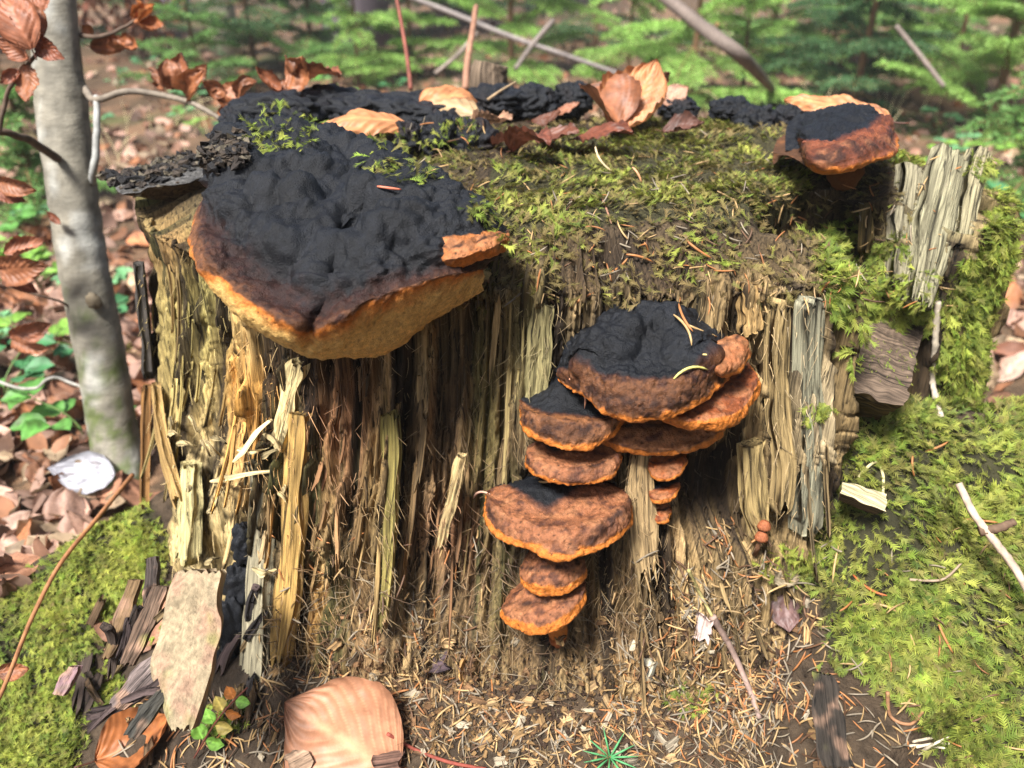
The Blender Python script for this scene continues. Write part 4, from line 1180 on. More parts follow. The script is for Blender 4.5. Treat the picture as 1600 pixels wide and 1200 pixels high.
def hero_leaf(label, base, tip, normal, W, mat=None, name='beech_leaf', group=None, lift=0.0, **kw):
    """leaf from base point to tip point"""
    base, tip = np.asarray(base, float), np.asarray(tip, float)
    V, F, C_ = leaf_mesh(1.0, W, **kw)
    nu, nv = kw.get('nu', 72), kw.get('nv', 31)
    ends = V[:nu * nv].reshape(nu, nv, 3)[[0, -1], nv // 2]
    V = V - ends[0]
    e = ends[1] - ends[0]
    ang = math.atan2(e[2], e[0])
    ca, sa = math.cos(-ang), math.sin(-ang)
    V = np.stack([V[:, 0] * ca - V[:, 2] * sa, V[:, 1], V[:, 0] * sa + V[:, 2] * ca], 1)
    V = place(V, base, tip - base, normal, np.linalg.norm(tip - base) / np.linalg.norm(e))
    V[:, 2] += lift
    o = obj(name, V, F, mat or M_LEAF, None, C_)
    return tag(o, label, 'leaf', group)
TL = 'dead beech leaves lying on the stump top'
Z0 = ZT + .012
hero_leaf('arched orange brown beech leaf behind the largest bracket', Zp(640, 200, Z0 + .01), Zp(490, 215, Z0 + .005), (0, -.45, 1), .42, bend=-1.3, roll=-1.2, seed=1, col=B_LIGHT, wave=.02, corr=.008, group=TL)
hero_leaf('pale tan rolled beech leaf with holes on the top', Zp(748, 182, Z0 + .010), Zp(565, 160, Z0 + .010), (.1, -.5, 1), .40, bend=-.7, roll=-1.9, seed=2, col=B_TAN * .72, holes=3, wave=.004, corr=.008, twist=.5, vein=.3, group=TL)
hero_leaf('orange curled beech leaf behind the pale rolled one', Zp(655, 160, Z0 + .020), Zp(745, 160, Z0 + .016), (0, -.8, .8), .8, bend=-1.2, roll=-1.4, seed=3, col=B_LIGHT, corr=.01, group=TL)
D = np.linalg.norm(Zp(975, 200, Z0) - CAM) / np.linalg.norm(ray(975, 200))
hero_leaf('big upright ribbed beech leaf standing highest on the top', P(960, 198, D), P(1028, 94, D + .015), (-.55, -.9, .25), .80, bend=.5, roll=-.8, seed=4, col=B_LIGHT, corr=.028, vein=.4, nveins=9, edge_curl=1.4, group=TL)
hero_leaf('curled left half of the upright beech leaf pair', P(968, 196, D - .005), P(912, 136, D + .02), (.5, -.8, .5), 1.1, bend=-.8, roll=1.3, seed=5, col=B_MID, corr=.012, group=TL)
hero_leaf('dark folded leaf behind the upright ribbed leaf', P(1012, 180, D + .02), P(1046, 112, D + .03), (.8, -.6, .2), .7, bend=.8, roll=-1.0, seed=6, col=B_MID * .7, group=TL)
hero_leaf('small pinkish leaf at the back right of the upright leaf', P(1035, 160, D + .08), P(1076, 135, D + .08), (0, -.9, .5), .8, bend=.4, roll=-.5, seed=7, col=B_PINK * .8, group=TL)
hero_leaf('orange beech leaf lying behind the upper right black crust', Zp(1390, 190, Z0 + .01), Zp(1225, 158, Z0 + .022), (.05, -.7, 1), .42, bend=-.7, roll=-.9, seed=8, col=B_LIGHT * 1.05, corr=.010, group=TL)
for i, (x0, y0, x1, y1, c_, lab) in enumerate([
    (770, 222, 830, 208, srgb(128, 82, 64), 'wet reddish leaf beside the black dome'), (840, 215, 905, 205, srgb(104, 62, 46), 'dark wet leaf in front of the upright leaf'),
    (800, 235, 860, 226, srgb(112, 64, 48), 'flat red brown leaf at the edge of the moss mat'), (870, 178, 905, 160, srgb(150, 100, 76), 'small upright leaf left of the big upright one'),
    (745, 195, 800, 186, srgb(160, 122, 96), 'pale torn leaf beside the black dome'), (830, 190, 875, 172, srgb(96, 58, 42), 'curled dark leaf in the middle of the top'),
    (900, 215, 990, 206, srgb(110, 62, 44), 'dark broken leaf under the upright leaf'), (1035, 205, 1100, 190, srgb(90, 60, 50), 'dark leaf between upright leaf and black crust')]):
    hero_leaf(lab, Zp(x0, y0, Z0), Zp(x1, y1, Z0 + .012), (rr.normal(0, .3), -.3, 1), .75, bend=rr.uniform(-1.2, .8), roll=rr.uniform(-1.4, 1), seed=20 + i, col=c_, wave=.05, group=TL)
# foreground leaves
FL = 'dead beech leaves lying in front of the stump'
refresh()
def lay(x, y, up=.004):
    p0, n0, ob = hit(x, y)
    return p0 + np.array([0, 0, up])
hero_leaf('large pinkish tan beech leaf at the bottom of the frame', lay(622, 1222, .010), lay(450, 1126, .020), (.1, -.85, .6), 1.0, bend=-.15, roll=.16, fold=.04, nu=120, mott=.12, seed=41, col=srgb(172, 122, 92), corr=.006, vein=.6, wave=.022, edge_curl=.25, nveins=8, tear=.085, nv=61, group=FL)
hero_leaf('glossy brown curled beech leaf at the lower left', lay(150, 1195, .004), lay(272, 1148, .020), (-.2, -.6, .9), .75, bend=1.3, roll=1.1, seed=42, col=srgb(150, 92, 52), holes=1, corr=.008, group=FL)
hero_leaf('brown leaf caught on the thin stem at the left edge', P(-5, 1052, .60), P(46, 1045, .60), (0, -.8, .5), .7, bend=1.0, roll=1.2, seed=43, col=B_MID)
hero_leaf('dark purple leaf with pale torn edge at the right foot of the stump', lay(1222, 938, .006), lay(1228, 1012, .016), (-.1, -.6, .9), .9, bend=.5, roll=-.7, seed=44, col=srgb(110, 84, 80), corr=.006, vein=.1, group=FL)
hero_leaf('greyish leaf scrap above the dark purple leaf', lay(1195, 910, .004), lay(1250, 916, .010), (0, -.5, 1), .5, bend=.5, roll=.5, seed=45, col=srgb(150, 136, 112), group=FL)
hero_leaf('pale bluish white curled leaf beside the foot of the beech trunk', G(190, 775) + np.array([0, 0, .03]), G(88, 775) + np.array([0, 0, .04]), (0, -.7, .7), .6, bend=.8, roll=-.9, seed=46, col=srgb(176, 176, 184), vein=.0, corr=.006, edge_curl=1.0)

# ================================================================== BEECH SAPLING WITH DEAD LEAVES
def path_px(pts, n=24):
    return catmull([P(x, y, d) for x, y, d in pts], n)
beech = empty('beech_sapling', G(185, 752), 'grey smooth barked young beech trunk leaning at the left of the stump', 'tree')
tp_ = catmull(np.array([G(192, 770) - np.array([0, 0, .03]), P(180, 690, .985), P(158, 560, .965), P(128, 400, .945), P(105, 240, .93), P(92, 120, .925), P(82, 0, .92), P(74, -160, .92)]), 90)
rad_ = np.interp(np.linspace(0, 1, 90), [0, .12, .5, .68, .72, 1], [.033, .028, .027, .028, .026, .023])
V, F = tube(tp_, rad_, 40)
q = V
n_ = fbm(q[:, 0] * 40, q[:, 1] * 40, q[:, 2] * 60, 7, 4) + .5 * fbm(q[:, 0] * 90, q[:, 1] * 90, q[:, 2] * 420, 8, 3)
ctr = tp_[np.clip(np.searchsorted(tp_[:, 2], q[:, 2]), 0, 89)]
outv = norm(q - ctr)
V = q + outv * (.0012 * n_ + .0010 * np.sin(q[:, 2] * 260 + 6 * pn(q[:, 0] * 20, q[:, 1] * 20, q[:, 2] * 20, 9)) * (pn(q[:, 2] * 30, 0 * q[:, 2], 0, 5) > .1))[:, None]
c = srgb(120, 115, 103) * (1 + .6 * n_)[:, None]
lich = sst(.0, .4, fbm(q[:, 0] * 25, q[:, 1] * 25, q[:, 2] * 18, 12, 3))[:, None]
c = c + (srgb(186, 188, 184) - c) * lich * .38
mo = (sst(.30, .06, q[:, 2] + .06 * n_) * .8)[:, None] if False else ((1 - sst(.04, .22, q[:, 2] + .12 * n_)) * .85)[:, None]
c = c + (srgb(78, 92, 40) - c) * mo * sst(-.2, .25, fbm(q[:, 0] * 60, q[:, 1] * 60, q[:, 2] * 60, 14, 2))[:, None]
obj('trunk', V, F, M_BARK, beech, np.clip(c, .01, .9))
for kx, ky in ((146, 470),):
    V, F, d = blob(P(kx, ky, .922), .009, .006, .010, kx, 18, 12, .3)
    obj('knot', V, F, M_BARK, beech, np.broadcast_to(srgb(96, 86, 70), V.shape))
def branch(pts, r0, r1, colr, n=30, ns=7):
    pth = path_px(pts, n)
    pth = pth + .002 * np.stack([pn(np.linspace(0, 6, n), 0 * pth[:, 0] + pts[0][0], 0, s_) for s_ in (3, 4, 5)], 1)
    V, F = tube(pth, np.linspace(r0, r1, n), ns)
    cc = np.asarray(colr) * (1 + .5 * pn(V[:, 0] * 120, V[:, 1] * 120, V[:, 2] * 120, 3))[:, None]
    return obj('branch', V, F, M_TWIG, beech, np.clip(cc, .01, .9)), pth
GRY, DRK = srgb(150, 142, 130), srgb(92, 76, 64)
b1, pth1 = branch([(132, 138, .93), (148, 155, .91), (190, 145, .90), (240, 146, .90), (290, 158, .88), (330, 178, .86), (352, 192, .84)], .0042, .0024, srgb(120, 110, 98))
branch([(150, 150, .91), (152, 200, .905), (148, 255, .91), (144, 285, .93)], .0034, .0046, srgb(150, 150, 146), 20)
branch([(90, 248, .90), (55, 224, .86), (20, 210, .82), (-20, 205, .80)], .0050, .0036, DRK)
branch([(-2, 210, .80), (10, 150, .79), (30, 118, .78), (52, 90, .77), (78, 62, .77)], .0026, .0016, DRK)
branch([(122, 52, .93), (150, 58, .93), (185, 48, .94), (210, 32, .95)], .0028, .0018, DRK)
branch([(-10, 592, 1.0), (20, 604, 1.0), (55, 606, 1.0), (85, 590, .99), (140, 610, .97)], .0022, .0018, srgb(150, 146, 138))
branch([(128, 490, .95), (90, 470, .92), (40, 455, .90), (-10, 440, .9)], .0016, .0012, DRK)

BL = 'curled brown leaves still on the beech branches'
LV = [  # cluster leaves: base px, tip px, depth, roll, label
    (352, 150, 318, 128, .86, 'leaf'), (385, 150, 330, 145, .85, ''), (400, 128, 372, 158, .85, ''), (440, 142, 400, 104, .84, ''), (430, 150, 460, 118, .84, ''),
    (448, 138, 470, 90, .83, ''), (470, 125, 448, 86, .83, ''), (470, 132, 530, 122, .84, ''), (395, 158, 350, 172, .86, ''), (340, 178, 385, 168, .86, ''),
    (255, 140, 232, 105, .90, ''), (262, 138, 282, 82, .90, ''), (270, 138, 262, 92, .90, ''), (290, 150, 318, 108, .89, ''), (300, 122, 322, 100, .89, ''), (268, 140, 255, 118, .90, ''),
    (205, 32, 240, 6, .95, ''), (212, 34, 256, 38, .95, ''), (208, 30, 215, -2, .95, ''), (140, 72, 200, 66, .96, ''), (140, 55, 128, 40, .96, ''), (170, 62, 215, 72, .96, ''),
]
for i, (x0, y0, x1, y1, d_, _) in enumerate(LV):
    cl_ = 'middle arched' if i < 10 else ('second' if i < 16 else 'upper')
    a_, z_, nm = [(0, 10, 'in the wide brown cluster over the black crusts'), (10, 16, 'in the hanging cluster on the grey branch'), (16, 22, 'in the orange cluster beside the trunk top')][0 if i < 10 else (1 if i < 16 else 2)]
    od = sorted(range(a_, z_), key=lambda k: LV[k][2] + .01 * LV[k][3]).index(i)
    lab = 'curled dead leaf, ' + ['leftmost', 'second from the left', 'third from the left', 'fourth from the left', 'fifth from the left', 'sixth from the left', 'fourth from the right', 'third from the right', 'second from the right', 'rightmost'][od if od < (z_ - a_) - 1 or z_ - a_ == 10 else 9] + ', ' + nm
    b_, t_ = P(x0, y0, d_), P(x1, y1, d_ + rr.normal(0, .012))
    hero_leaf(lab, b_, t_, norm(rr.normal(0, .5, 3) + np.array([0, -.8, .5])), rr.uniform(.55, .85), bend=rr.choice([-1.6, 1.4, 1.0]), roll=rr.uniform(-1.8, 1.8), twist=rr.normal(0, .6), seed=60 + i,
              col=[B_MID, srgb(152, 96, 62), B_MID * .8, srgb(134, 82, 56)][i % 4] if i < 16 else [srgb(168, 102, 54), srgb(138, 84, 52)][i % 2], wave=.06, nu=48, nv=17, edge_curl=1.2, corr=.02, name='beech_leaf', group=['leaf cluster over the black crusts', 'leaf cluster on the grey branch', 'leaf cluster beside the trunk'][0 if i < 10 else (1 if i < 16 else 2)])
LV2 = [(50, 78, 8, -12, .76, 'large ribbed brown leaf at the upper left corner'), (62, 62, 30, 8, .765, 'brown leaf tucked behind the large ribbed corner leaf'), (58, 60, 102, 92, .77, 'pointed brown leaf over the upper beech trunk'), (45, 92, -8, 60, .76, 'ribbed leaf cut by the left edge near the top'),
       (38, 100, 40, 160, .77, 'thin orange leaf edge hanging below the corner leaves'), (30, 110, 0, 130, .77, 'small orange leaf low in the corner bunch'), (50, 20, 70, -20, .78, 'dark leaf at the very top beside the trunk'),
       (0, 285, 58, 298, .80, 'curled brown leaf at the left edge level with the stump top'), (-8, 300, 40, 315, .80, 'second curled leaf just under it at the left edge'),
       (5, 395, 70, 375, .86, 'brown leaf in the bunch left of the trunk, upper one'), (0, 420, 76, 415, .86, 'brown leaf in the bunch left of the trunk, middle one'), (10, 430, 60, 458, .87, 'brown leaf in the bunch left of the trunk, lowest one'),
       (15, 525, 80, 505, .95, 'dark brown curled leaf beside the trunk at half height'), (20, 530, 78, 545, .95, 'dark curled leaf hanging under it beside the trunk'), (95, 350, 72, 330, .90, 'small brown leaf against the trunk')]
for i, (x0, y0, x1, y1, d_, lab) in enumerate(LV2):
    hero_leaf(lab, P(x0, y0, d_), P(x1, y1, d_ + rr.normal(0, .008)), norm(rr.normal(0, .35, 3) + np.array([.2, -.9, .4])), rr.uniform(.5, .7), bend=rr.choice([-1.0, .8]), roll=rr.uniform(-1.2, 1.2), seed=90 + i, col=[srgb(146, 92, 66), B_MID, srgb(128, 74, 52)][i % 3], corr=.022, nu=56, nv=21, edge_curl=.8, name='beech_leaf', group=BL)
# ================================================================== FOREGROUND LITTER
refresh()
def needle(L, r=.00042, seed=0, curve=.12):
    q = np.random.RandomState(seed)
    s = np.linspace(0, 1, 6)
    path = np.stack([(s - .5) * L, curve * L * (s - .5) ** 2 * q.choice([-1, 1]), 0 * s], 1)
    return tube(path, r * np.array([.7, 1, 1, 1, .9, .25]), 5)
NP = []
for i in range(6):
    V, F = needle(1.0, .043, i, .1 + .12 * (i % 4))
    F3 = np.concatenate([np.concatenate([f[:, [0, 1, 2]], f[:, [0, 2, 3]]]) if f.shape[1] == 4 else f for f in F])
    NP.append((V, F3, np.ones(len(V))))
N_OR, N_TAN, N_GRY, N_DK = srgb(160, 106, 62), srgb(168, 138, 94), srgb(132, 120, 102), srgb(92, 66, 46)
def needle_field(name, label, count, sampler, seed, smin=.009, smax=.019, cols=(N_OR, N_TAN, N_GRY, N_DK), wts=(.16, .34, .30, .20)):
    q = np.random.RandomState(seed); pos, R, s, c = [], [], [], []
    tries = 0
    while len(pos) < count and tries < count * 6:
        tries += 1
        p0, n0 = sampler(q)
        if p0 is None: continue
        d = q.normal(size=3); d -= n0 * (d @ n0) * .82
        pos.append(p0 + n0 * q.uniform(.0003, .003)); R.append(frames(d[None], n0[None] + q.normal(0, .3, (1, 3)))[0]); s.append(q.uniform(smin, smax))
        c.append(cols[q.choice(len(cols), p=wts)] * q.uniform(.6, 1.2))
    V, F, C_ = scatter_mesh(NP, np.array(pos), np.array(R), np.array(s), np.array(c), q.randint(0, 6, len(pos)))
    return tag(obj(name, V, F, M_NEEDLE, None, np.clip(C_, .01, .9), True, 'stuff'), label, 'needle litter')
def apron(q):
    x, y = q.uniform(-.30, .42), q.uniform(.30, .60)
    p0, n0, ob = drop(x, y, .30)
    if p0 is None or ob.name.startswith(('bracket', 'cap', 'tier', 'side_lobe', 'knob', 'beech')) or p0[2] > .2: return None, None
    px_, py_, _ = project(p0[None])
    if q.rand() > .25 + .75 * np.exp(-(((px_[0] - 1130) / 170) ** 2 + ((py_[0] - 960) / 190) ** 2)): return None, None
    if (px_[0] < 400 and py_[0] < 1080) : return None, None
    if in_poly(px_, py_, POLY_ROOT_R)[0] and q.rand() < .9: return None, None
    return p0, n0
needle_field('needle_litter', 'dry spruce needles scattered at the foot of the stump', 5200, apron, 3)
def topper(q):
    p0, n0, ob = hit(q.uniform(640, 1500), q.uniform(190, 480))
    if p0 is None or p0[1] > 1.15 or ob.name.startswith(('cap', 'side', 'knob', 'beech_leaf')): return None, None
    return p0, n0
needle_field('needle_litter', 'needles and wood threads caught in the mossy top', 380, topper, 5, .006, .016, wts=(.25, .35, .25, .15))

# single needles one can point at
SN_ = [  # x0,y0,x1,y1, colour, label
    (1052, 492, 1080, 540, N_TAN, 'pale needle standing on the black cap of the middle cluster'), (1060, 475, 1082, 518, N_OR, 'orange needle leaning behind the black cap'), (1075, 508, 1120, 526, N_TAN, 'needle bent over the knob of the middle cluster'),
    (1098, 554, 1136, 525, srgb(214, 190, 120), 'thick pale needle lying on the rusty knob'), (1052, 592, 1106, 578, srgb(200, 190, 110), 'yellowish needle along the lip of the black cap'), (889, 592, 913, 638, srgb(206, 150, 120), 'pink brown needle standing in the left dark hollow'),
    (590, 292, 628, 297, srgb(196, 110, 84), 'reddish needle on the largest black bracket'), (740, 778, 766, 772, srgb(190, 150, 130), 'needle stuck in the wood left of the broad rusty bracket'), (842, 752, 866, 749, N_TAN, 'short pale needle under the rusty bracket'),
    (930, 230, 956, 268, srgb(216, 190, 150), 'long pale needle on the moss mat'), (988, 262, 1002, 286, srgb(206, 150, 110), 'short wide needle on the moss mat'), (940, 310, 955, 350, srgb(150, 110, 90), 'brown needle upright on the moss mat'),
    (890, 482, 928, 458, N_OR, 'orange needle above the black cluster'), (1070, 374, 1112, 404, N_OR, 'orange needle on the dark rim, right one'), (950, 428, 980, 404, N_OR, 'orange needle on the dark rim, left one'), (978, 398, 1020, 410, N_OR, 'orange needle on the dark rim, middle one'),
    (1330, 895, 1385, 930, srgb(170, 92, 50), 'thick red brown twig bit in the right moss'), (1340, 945, 1400, 955, N_TAN, 'tan needle crossing the right moss'), (1465, 975, 1488, 1020, N_OR, 'orange needle low in the right moss'), (1445, 705, 1480, 690, N_OR, 'orange needle under the square block'),
    (1425, 712, 1428, 745, N_OR, 'upright orange needle in the moss below the block'), (1500, 810, 1558, 816, N_OR, 'curved orange needle beside the right twig'), (1150, 1140, 1185, 1165, N_OR, 'orange needle at the bottom right of the litter'), (1130, 1100, 1150, 1150, N_OR, 'leaning orange needle in the litter'),
    (796, 1108, 826, 1102, N_OR, 'short orange needle below the drip'), (1300, 910, 1310, 850, N_TAN, 'standing pale needle in the right moss')]
for i, (x0, y0, x1, y1, cc, lab) in enumerate(SN_):
    a_, _, ob = hit(x0, y0); b_, _, ob2 = hit(x1, y1)
    if a_ is None or b_ is None: continue
    if np.linalg.norm(a_ - b_) > .05:
        dd = min((a_ - CAM) @ FW, (b_ - CAM) @ FW); a_, b_ = P(x0, y0, dd), P(x1, y1, dd)
    up_ = -FW * .0012
    s_ = np.linspace(0, 1, 8)[:, None]
    side = norm(np.cross(b_ - a_, -FW))
    path = a_ * (1 - s_) + b_ * s_ + up_ + side * (rr.normal(0, .10) * np.linalg.norm(b_ - a_)) * 4 * (s_ * (1 - s_)) - FW * .002 * 4 * s_ * (1 - s_)
    V, F = tube(path, .0008 * np.array([.6, 1, 1.05, 1.1, 1.1, 1, .9, .35]), 6)
    tag(obj('spruce_needle', V, F, M_NEEDLE, None, np.broadcast_to(cc, V.shape)), lab, 'needle', 'single dry needles lying on the stump')

# wood chips
def chip(p0, n0, L, W, T, colr, seed, name='wood_chip', d=None):
    q = np.random.RandomState(seed)
    if d is None: d = q.normal(size=3)
    d = norm(d - n0 * (d @ n0) * .8)
    C = p0 + n0 * (T * .6 + .001) + d[None] * (np.linspace(-.5, .5, 8) * L)[:, None] + n0[None] * (q.normal(0, .1) * L * np.linspace(-1, 1, 8) ** 2)[:, None]
    V, F = strip(C, np.repeat(n0[None], 8, 0), W, T, seed, 5, 8, .4, .12)
    return V, F, strip_col(V, colr, seed)
CH = 'pale wood chips littering the foot of the stump'
n_ch = 0
while n_ch < 150:
    x, y = rr.uniform(400, 1300), rr.uniform(930, 1200)
    if x > 1150 and rr.rand() < .7: continue
    p0, n0, ob = hit(x, y)
    if p0 is None or p0[2] > .16 or 'leaf' in ob.name: continue
    L = rr.uniform(.005, .016)
    V, F, c = chip(p0, n0, L, L * rr.uniform(.25, .6), .0012, [srgb(158, 130, 92), srgb(136, 108, 72), srgb(110, 82, 56), srgb(148, 136, 116)][n_ch % 4], 500 + n_ch)
    tag(obj('wood_chip', V, F, M_SPLIT, None, c), ['pale tan', 'ochre', 'brown', 'greyish'][n_ch % 4] + [' splinter of wood, long,', ' torn wood chip, small,'][int(L < .0105)] + [' in the litter left of the drip', ' in the litter below the stacked brackets', ' in the litter towards the right moss'][int(x > 780) + int(x > 1000)], 'wood chip', CH)
    n_ch += 1
for (x, y, L, W, cc, lab, an) in [(1100, 978, .026, .013, srgb(190, 168, 160), 'pinkish white chip right of the fibres', 1.3), (1010, 1045, .026, .013, srgb(180, 172, 150), 'cracked white wood chip at the centre right of the litter', 1.2), (690, 1035, .022, .012, srgb(76, 62, 66), 'dark purple bark flake under the hollow', .2),
                             (720, 1040, .026, .018, srgb(186, 146, 92), 'ochre splinter of crumbling wood below the drip', 1.5), (470, 1190, .020, .016, srgb(140, 116, 96), 'crumbly grey bark bit left of the large bottom leaf', .5), (610, 1192, .028, .014, srgb(110, 82, 70), 'dark crumbly bark bit right of the large bottom leaf', .1)]:
    p0, n0, ob = hit(x, y)
    d = RT * math.cos(an) + UP * math.sin(an)
    V, F, c = chip(p0, n0, L, W, .0022, cc, int(x), d=d)
    tag(obj('wood_chip', V, F, M_SPLIT, None, c), lab, 'wood chip')
# ochre crumbs
cr = Soup()
for i in range(1500):
    cx_, cy_ = [(760, 1130), (720, 1080), (850, 1110), (1000, 1100), (560, 1060), (1130, 1050)][i % 6]
    p0, n0, ob = hit(rr.normal(cx_, 70), rr.normal(cy_, 40))
    if p0 is None or p0[2] > .16 or 'leaf' in ob.name: continue
    L = rr.uniform(.002, .007)
    V, F, c = chip(p0, n0, L, L * .5, .0007, [srgb(150, 118, 78), srgb(108, 80, 54), srgb(64, 48, 36)][i % 3], 900 + i)
    cr.add(V, F, c)
V, F, C_ = cr.get()
tag(obj('wood_crumbs', V, F, M_SPLIT, None, C_, True, 'stuff'), 'fine crumbs of rotten wood on the litter', 'wood crumbs')
# wood threads hanging over the foot and lying in the litter
sp = Soup()
for i in range(1900):
    x, y = rr.uniform(420, 1180), rr.uniform(880, 1200)
    p0, n0, ob = hit(x, y)
    if p0 is None or ob.name.startswith(('cap', 'pore', 'beech', 'tip')): continue
    L = rr.uniform(.006, .022)
    d = norm(np.array([rr.normal(0, .7), -rr.uniform(0, .6), -rr.uniform(-.3, 1.2)]) + n0 * .2)
    s = np.linspace(0, 1, 5)[:, None]
    path = p0 + n0 * .001 + d * L * s + norm(rr.normal(size=3)) * L * .35 * s ** 2 + n0 * .002 * s
    V, F = tube(path, np.array([1, 1, .9, .7, .3]) * rr.uniform(.00015, .00042), 3, False)
    sp.add(V, F, [srgb(150, 128, 94), srgb(122, 96, 66), srgb(84, 64, 46), srgb(140, 126, 104)][i % 4] * rr.uniform(.7, 1.2))
V, F, C_ = sp.get()
tag(obj('wood_threads', V, F, M_NEEDLE, None, C_, True, 'stuff'), 'tangled pale wood threads spilling from the foot of the stump', 'wood threads')

# bigger pieces
def stick(name, label, pts, r0, r1, colr, n=24, bumps=0.0, cat='twig', ns=7, ground=True):
    Q = []
    for t_ in pts:
        if len(t_) == 3: Q.append(P(*t_))
        else:
            p0, n0, ob = hit(*t_); Q.append(p0 - FW * (r0 * 1.2))
    pth = catmull(Q, n)
    V, F = tube(pth, np.linspace(r0, r1, n), ns)
    b = pn(V[:, 0] * 400, V[:, 1] * 400, V[:, 2] * 400, 3)
    if bumps:
        ctr = np.concatenate([np.tile(pth, (ns, 1)), pth[:1], pth[-1:]])
        V = V + norm(V - ctr) * (bumps * np.abs(pn(V[:, 0] * 500, V[:, 1] * 500, V[:, 2] * 500, 8)))[:, None]
    c = np.asarray(colr) * (1 + .6 * b)[:, None]
    return tag(obj(name, V, F, M_TWIG, None, np.clip(c, .01, .9)), label, cat)
refresh()
stick('twig', 'grey scaly twig lying across the litter at the right foot', [(1112, 962), (1140, 1010), (1165, 1065), (1185, 1120)], .0024, .0016, srgb(140, 118, 108), 30, .002)
stick('dry_grass', 'flat greenish dry blade leading to the scaly twig', [(1075, 890), (1092, 925), (1112, 962)], .0014, .0012, srgb(150, 140, 92), 16, 0, 'grass')
stick('twig', 'pale knobbly twig standing beside the square block', [(1463, 472), (1458, 540), (1455, 600), (1468, 650)], .0022, .0018, srgb(176, 164, 146), 40, .003)
stick('twig', 'pale forked twig at the right edge over the moss', [(1498, 755, .56), (1520, 800, .555), (1548, 838, .55), (1580, 880, .55), (1610, 930, .55)], .0022, .0026, srgb(176, 156, 138), 30, .002)
stick('twig', 'dark broken side twig crossing the pale forked twig', [(1530, 830, .553), (1560, 825, .55), (1585, 815, .55)], .0034, .0020, srgb(98, 78, 62), 20, .003)
stick('dry_stalk', 'long thin reddish brown stem leaning past the left root', [(207, 742, .80), (150, 812, .72), (95, 880, .66), (50, 965, .62), (12, 1060, .58), (-20, 1130, .56)], .0022, .0015, srgb(150, 104, 70), 40, 0, 'stalk')
stick('twig', 'reddish leaf stalk lying right of the large bottom leaf', [(606, 1145), (650, 1170), (705, 1190), (760, 1200)], .0013, .0013, srgb(130, 66, 54), 24)
stick('root', 'thin brown rootlet looping in the dark gap at the lower right', [(1385, 1080), (1390, 1118), (1420, 1130), (1440, 1110)], .0014, .0010, srgb(150, 110, 80), 24, 0, 'rootlet')
stick('twig', 'pale thin twig across the moss at the far right', [(1420, 905), (1470, 905), (1500, 880)], .0010, .0008, srgb(150, 130, 110), 20)
stick('twig', 'pale bent stalk over the moss chip', [(1340, 745), (1365, 722), (1378, 740), (1378, 775)], .0012, .0010, srgb(196, 184, 140), 20)
for i, (x0, y0, x1, y1) in enumerate([(1425, 1158, 1480, 1150), (1430, 1166, 1482, 1160), (1440, 1172, 1484, 1150), (1420, 1164, 1475, 1168)]):
    stick('wood_sliver', 'pale slivers lying side by side in the dark hollow at the lower right', [(x0, y0), ((x0 + x1) / 2, (y0 + y1) / 2 - 2), (x1, y1)], .0011, .0008, srgb(196, 184, 160), 10, 0, 'sliver')['group'] = 'slivers in the lower right hollow'
# chip of wood on the moss
a_, b_, c_, d_ = P(1318, 752, .585), P(1385, 772, .585), P(1384, 800, .565), P(1312, 772, .568)
block_o = block('wood_chunk', (a_, b_, c_, d_), np.array([.002, .012, -.014]), 26, srgb(190, 178, 140), srgb(84, 66, 50), 17, None, .002)
tag(block_o, 'small pale topped chunk of wood lying in the right moss', 'wood chunk')
# bark slab lower left
def slab(label, pts, wpx, T, colr, seed, name='bark_piece', mat=None):
    C = catmull([P(x, y, d) for x, y, d in pts], 40)
    dd = (C - CAM) @ FW
    W = np.interp(np.linspace(0, 1, 40), np.linspace(0, 1, len(wpx)), wpx) / FPX * dd
    Nn = np.repeat(norm(-FW + np.array([-.15, 0, .25]))[None], 40, 0)
    V, F = strip(C, Nn, W, T, seed, 16, 60, .08, .12)
    n = fbm(V[:, 0] * 50, V[:, 1] * 50, V[:, 2] * 30, seed, 3)
    c = np.asarray(colr) * (1 + .5 * n)[:, None]
    c = c + (srgb(146, 116, 96) - c) * sst(.05, .35, fbm(V[:, 0] * 55, V[:, 1] * 55, V[:, 2] * 30, seed + 2, 3))[:, None] * .8
    c = c + (srgb(120, 124, 60) - c) * sst(.25, .5, -fbm(V[:, 0] * 40, V[:, 1] * 40, V[:, 2] * 40, seed + 4, 2))[:, None] * .6
    return tag(obj(name, V, F, mat or M_SPLIT, None, np.concatenate([np.clip(c, .01, .9), strip.last], 1)), label, 'bark piece')
slab('large pale peeled bark piece leaning at the lower left of the stump', [(322, 888, .535), (305, 960, .52), (296, 1040, .505), (290, 1140, .49)], [66, 92, 96, 34], .012, srgb(148, 132, 106), 61, mat=M_SLAB)
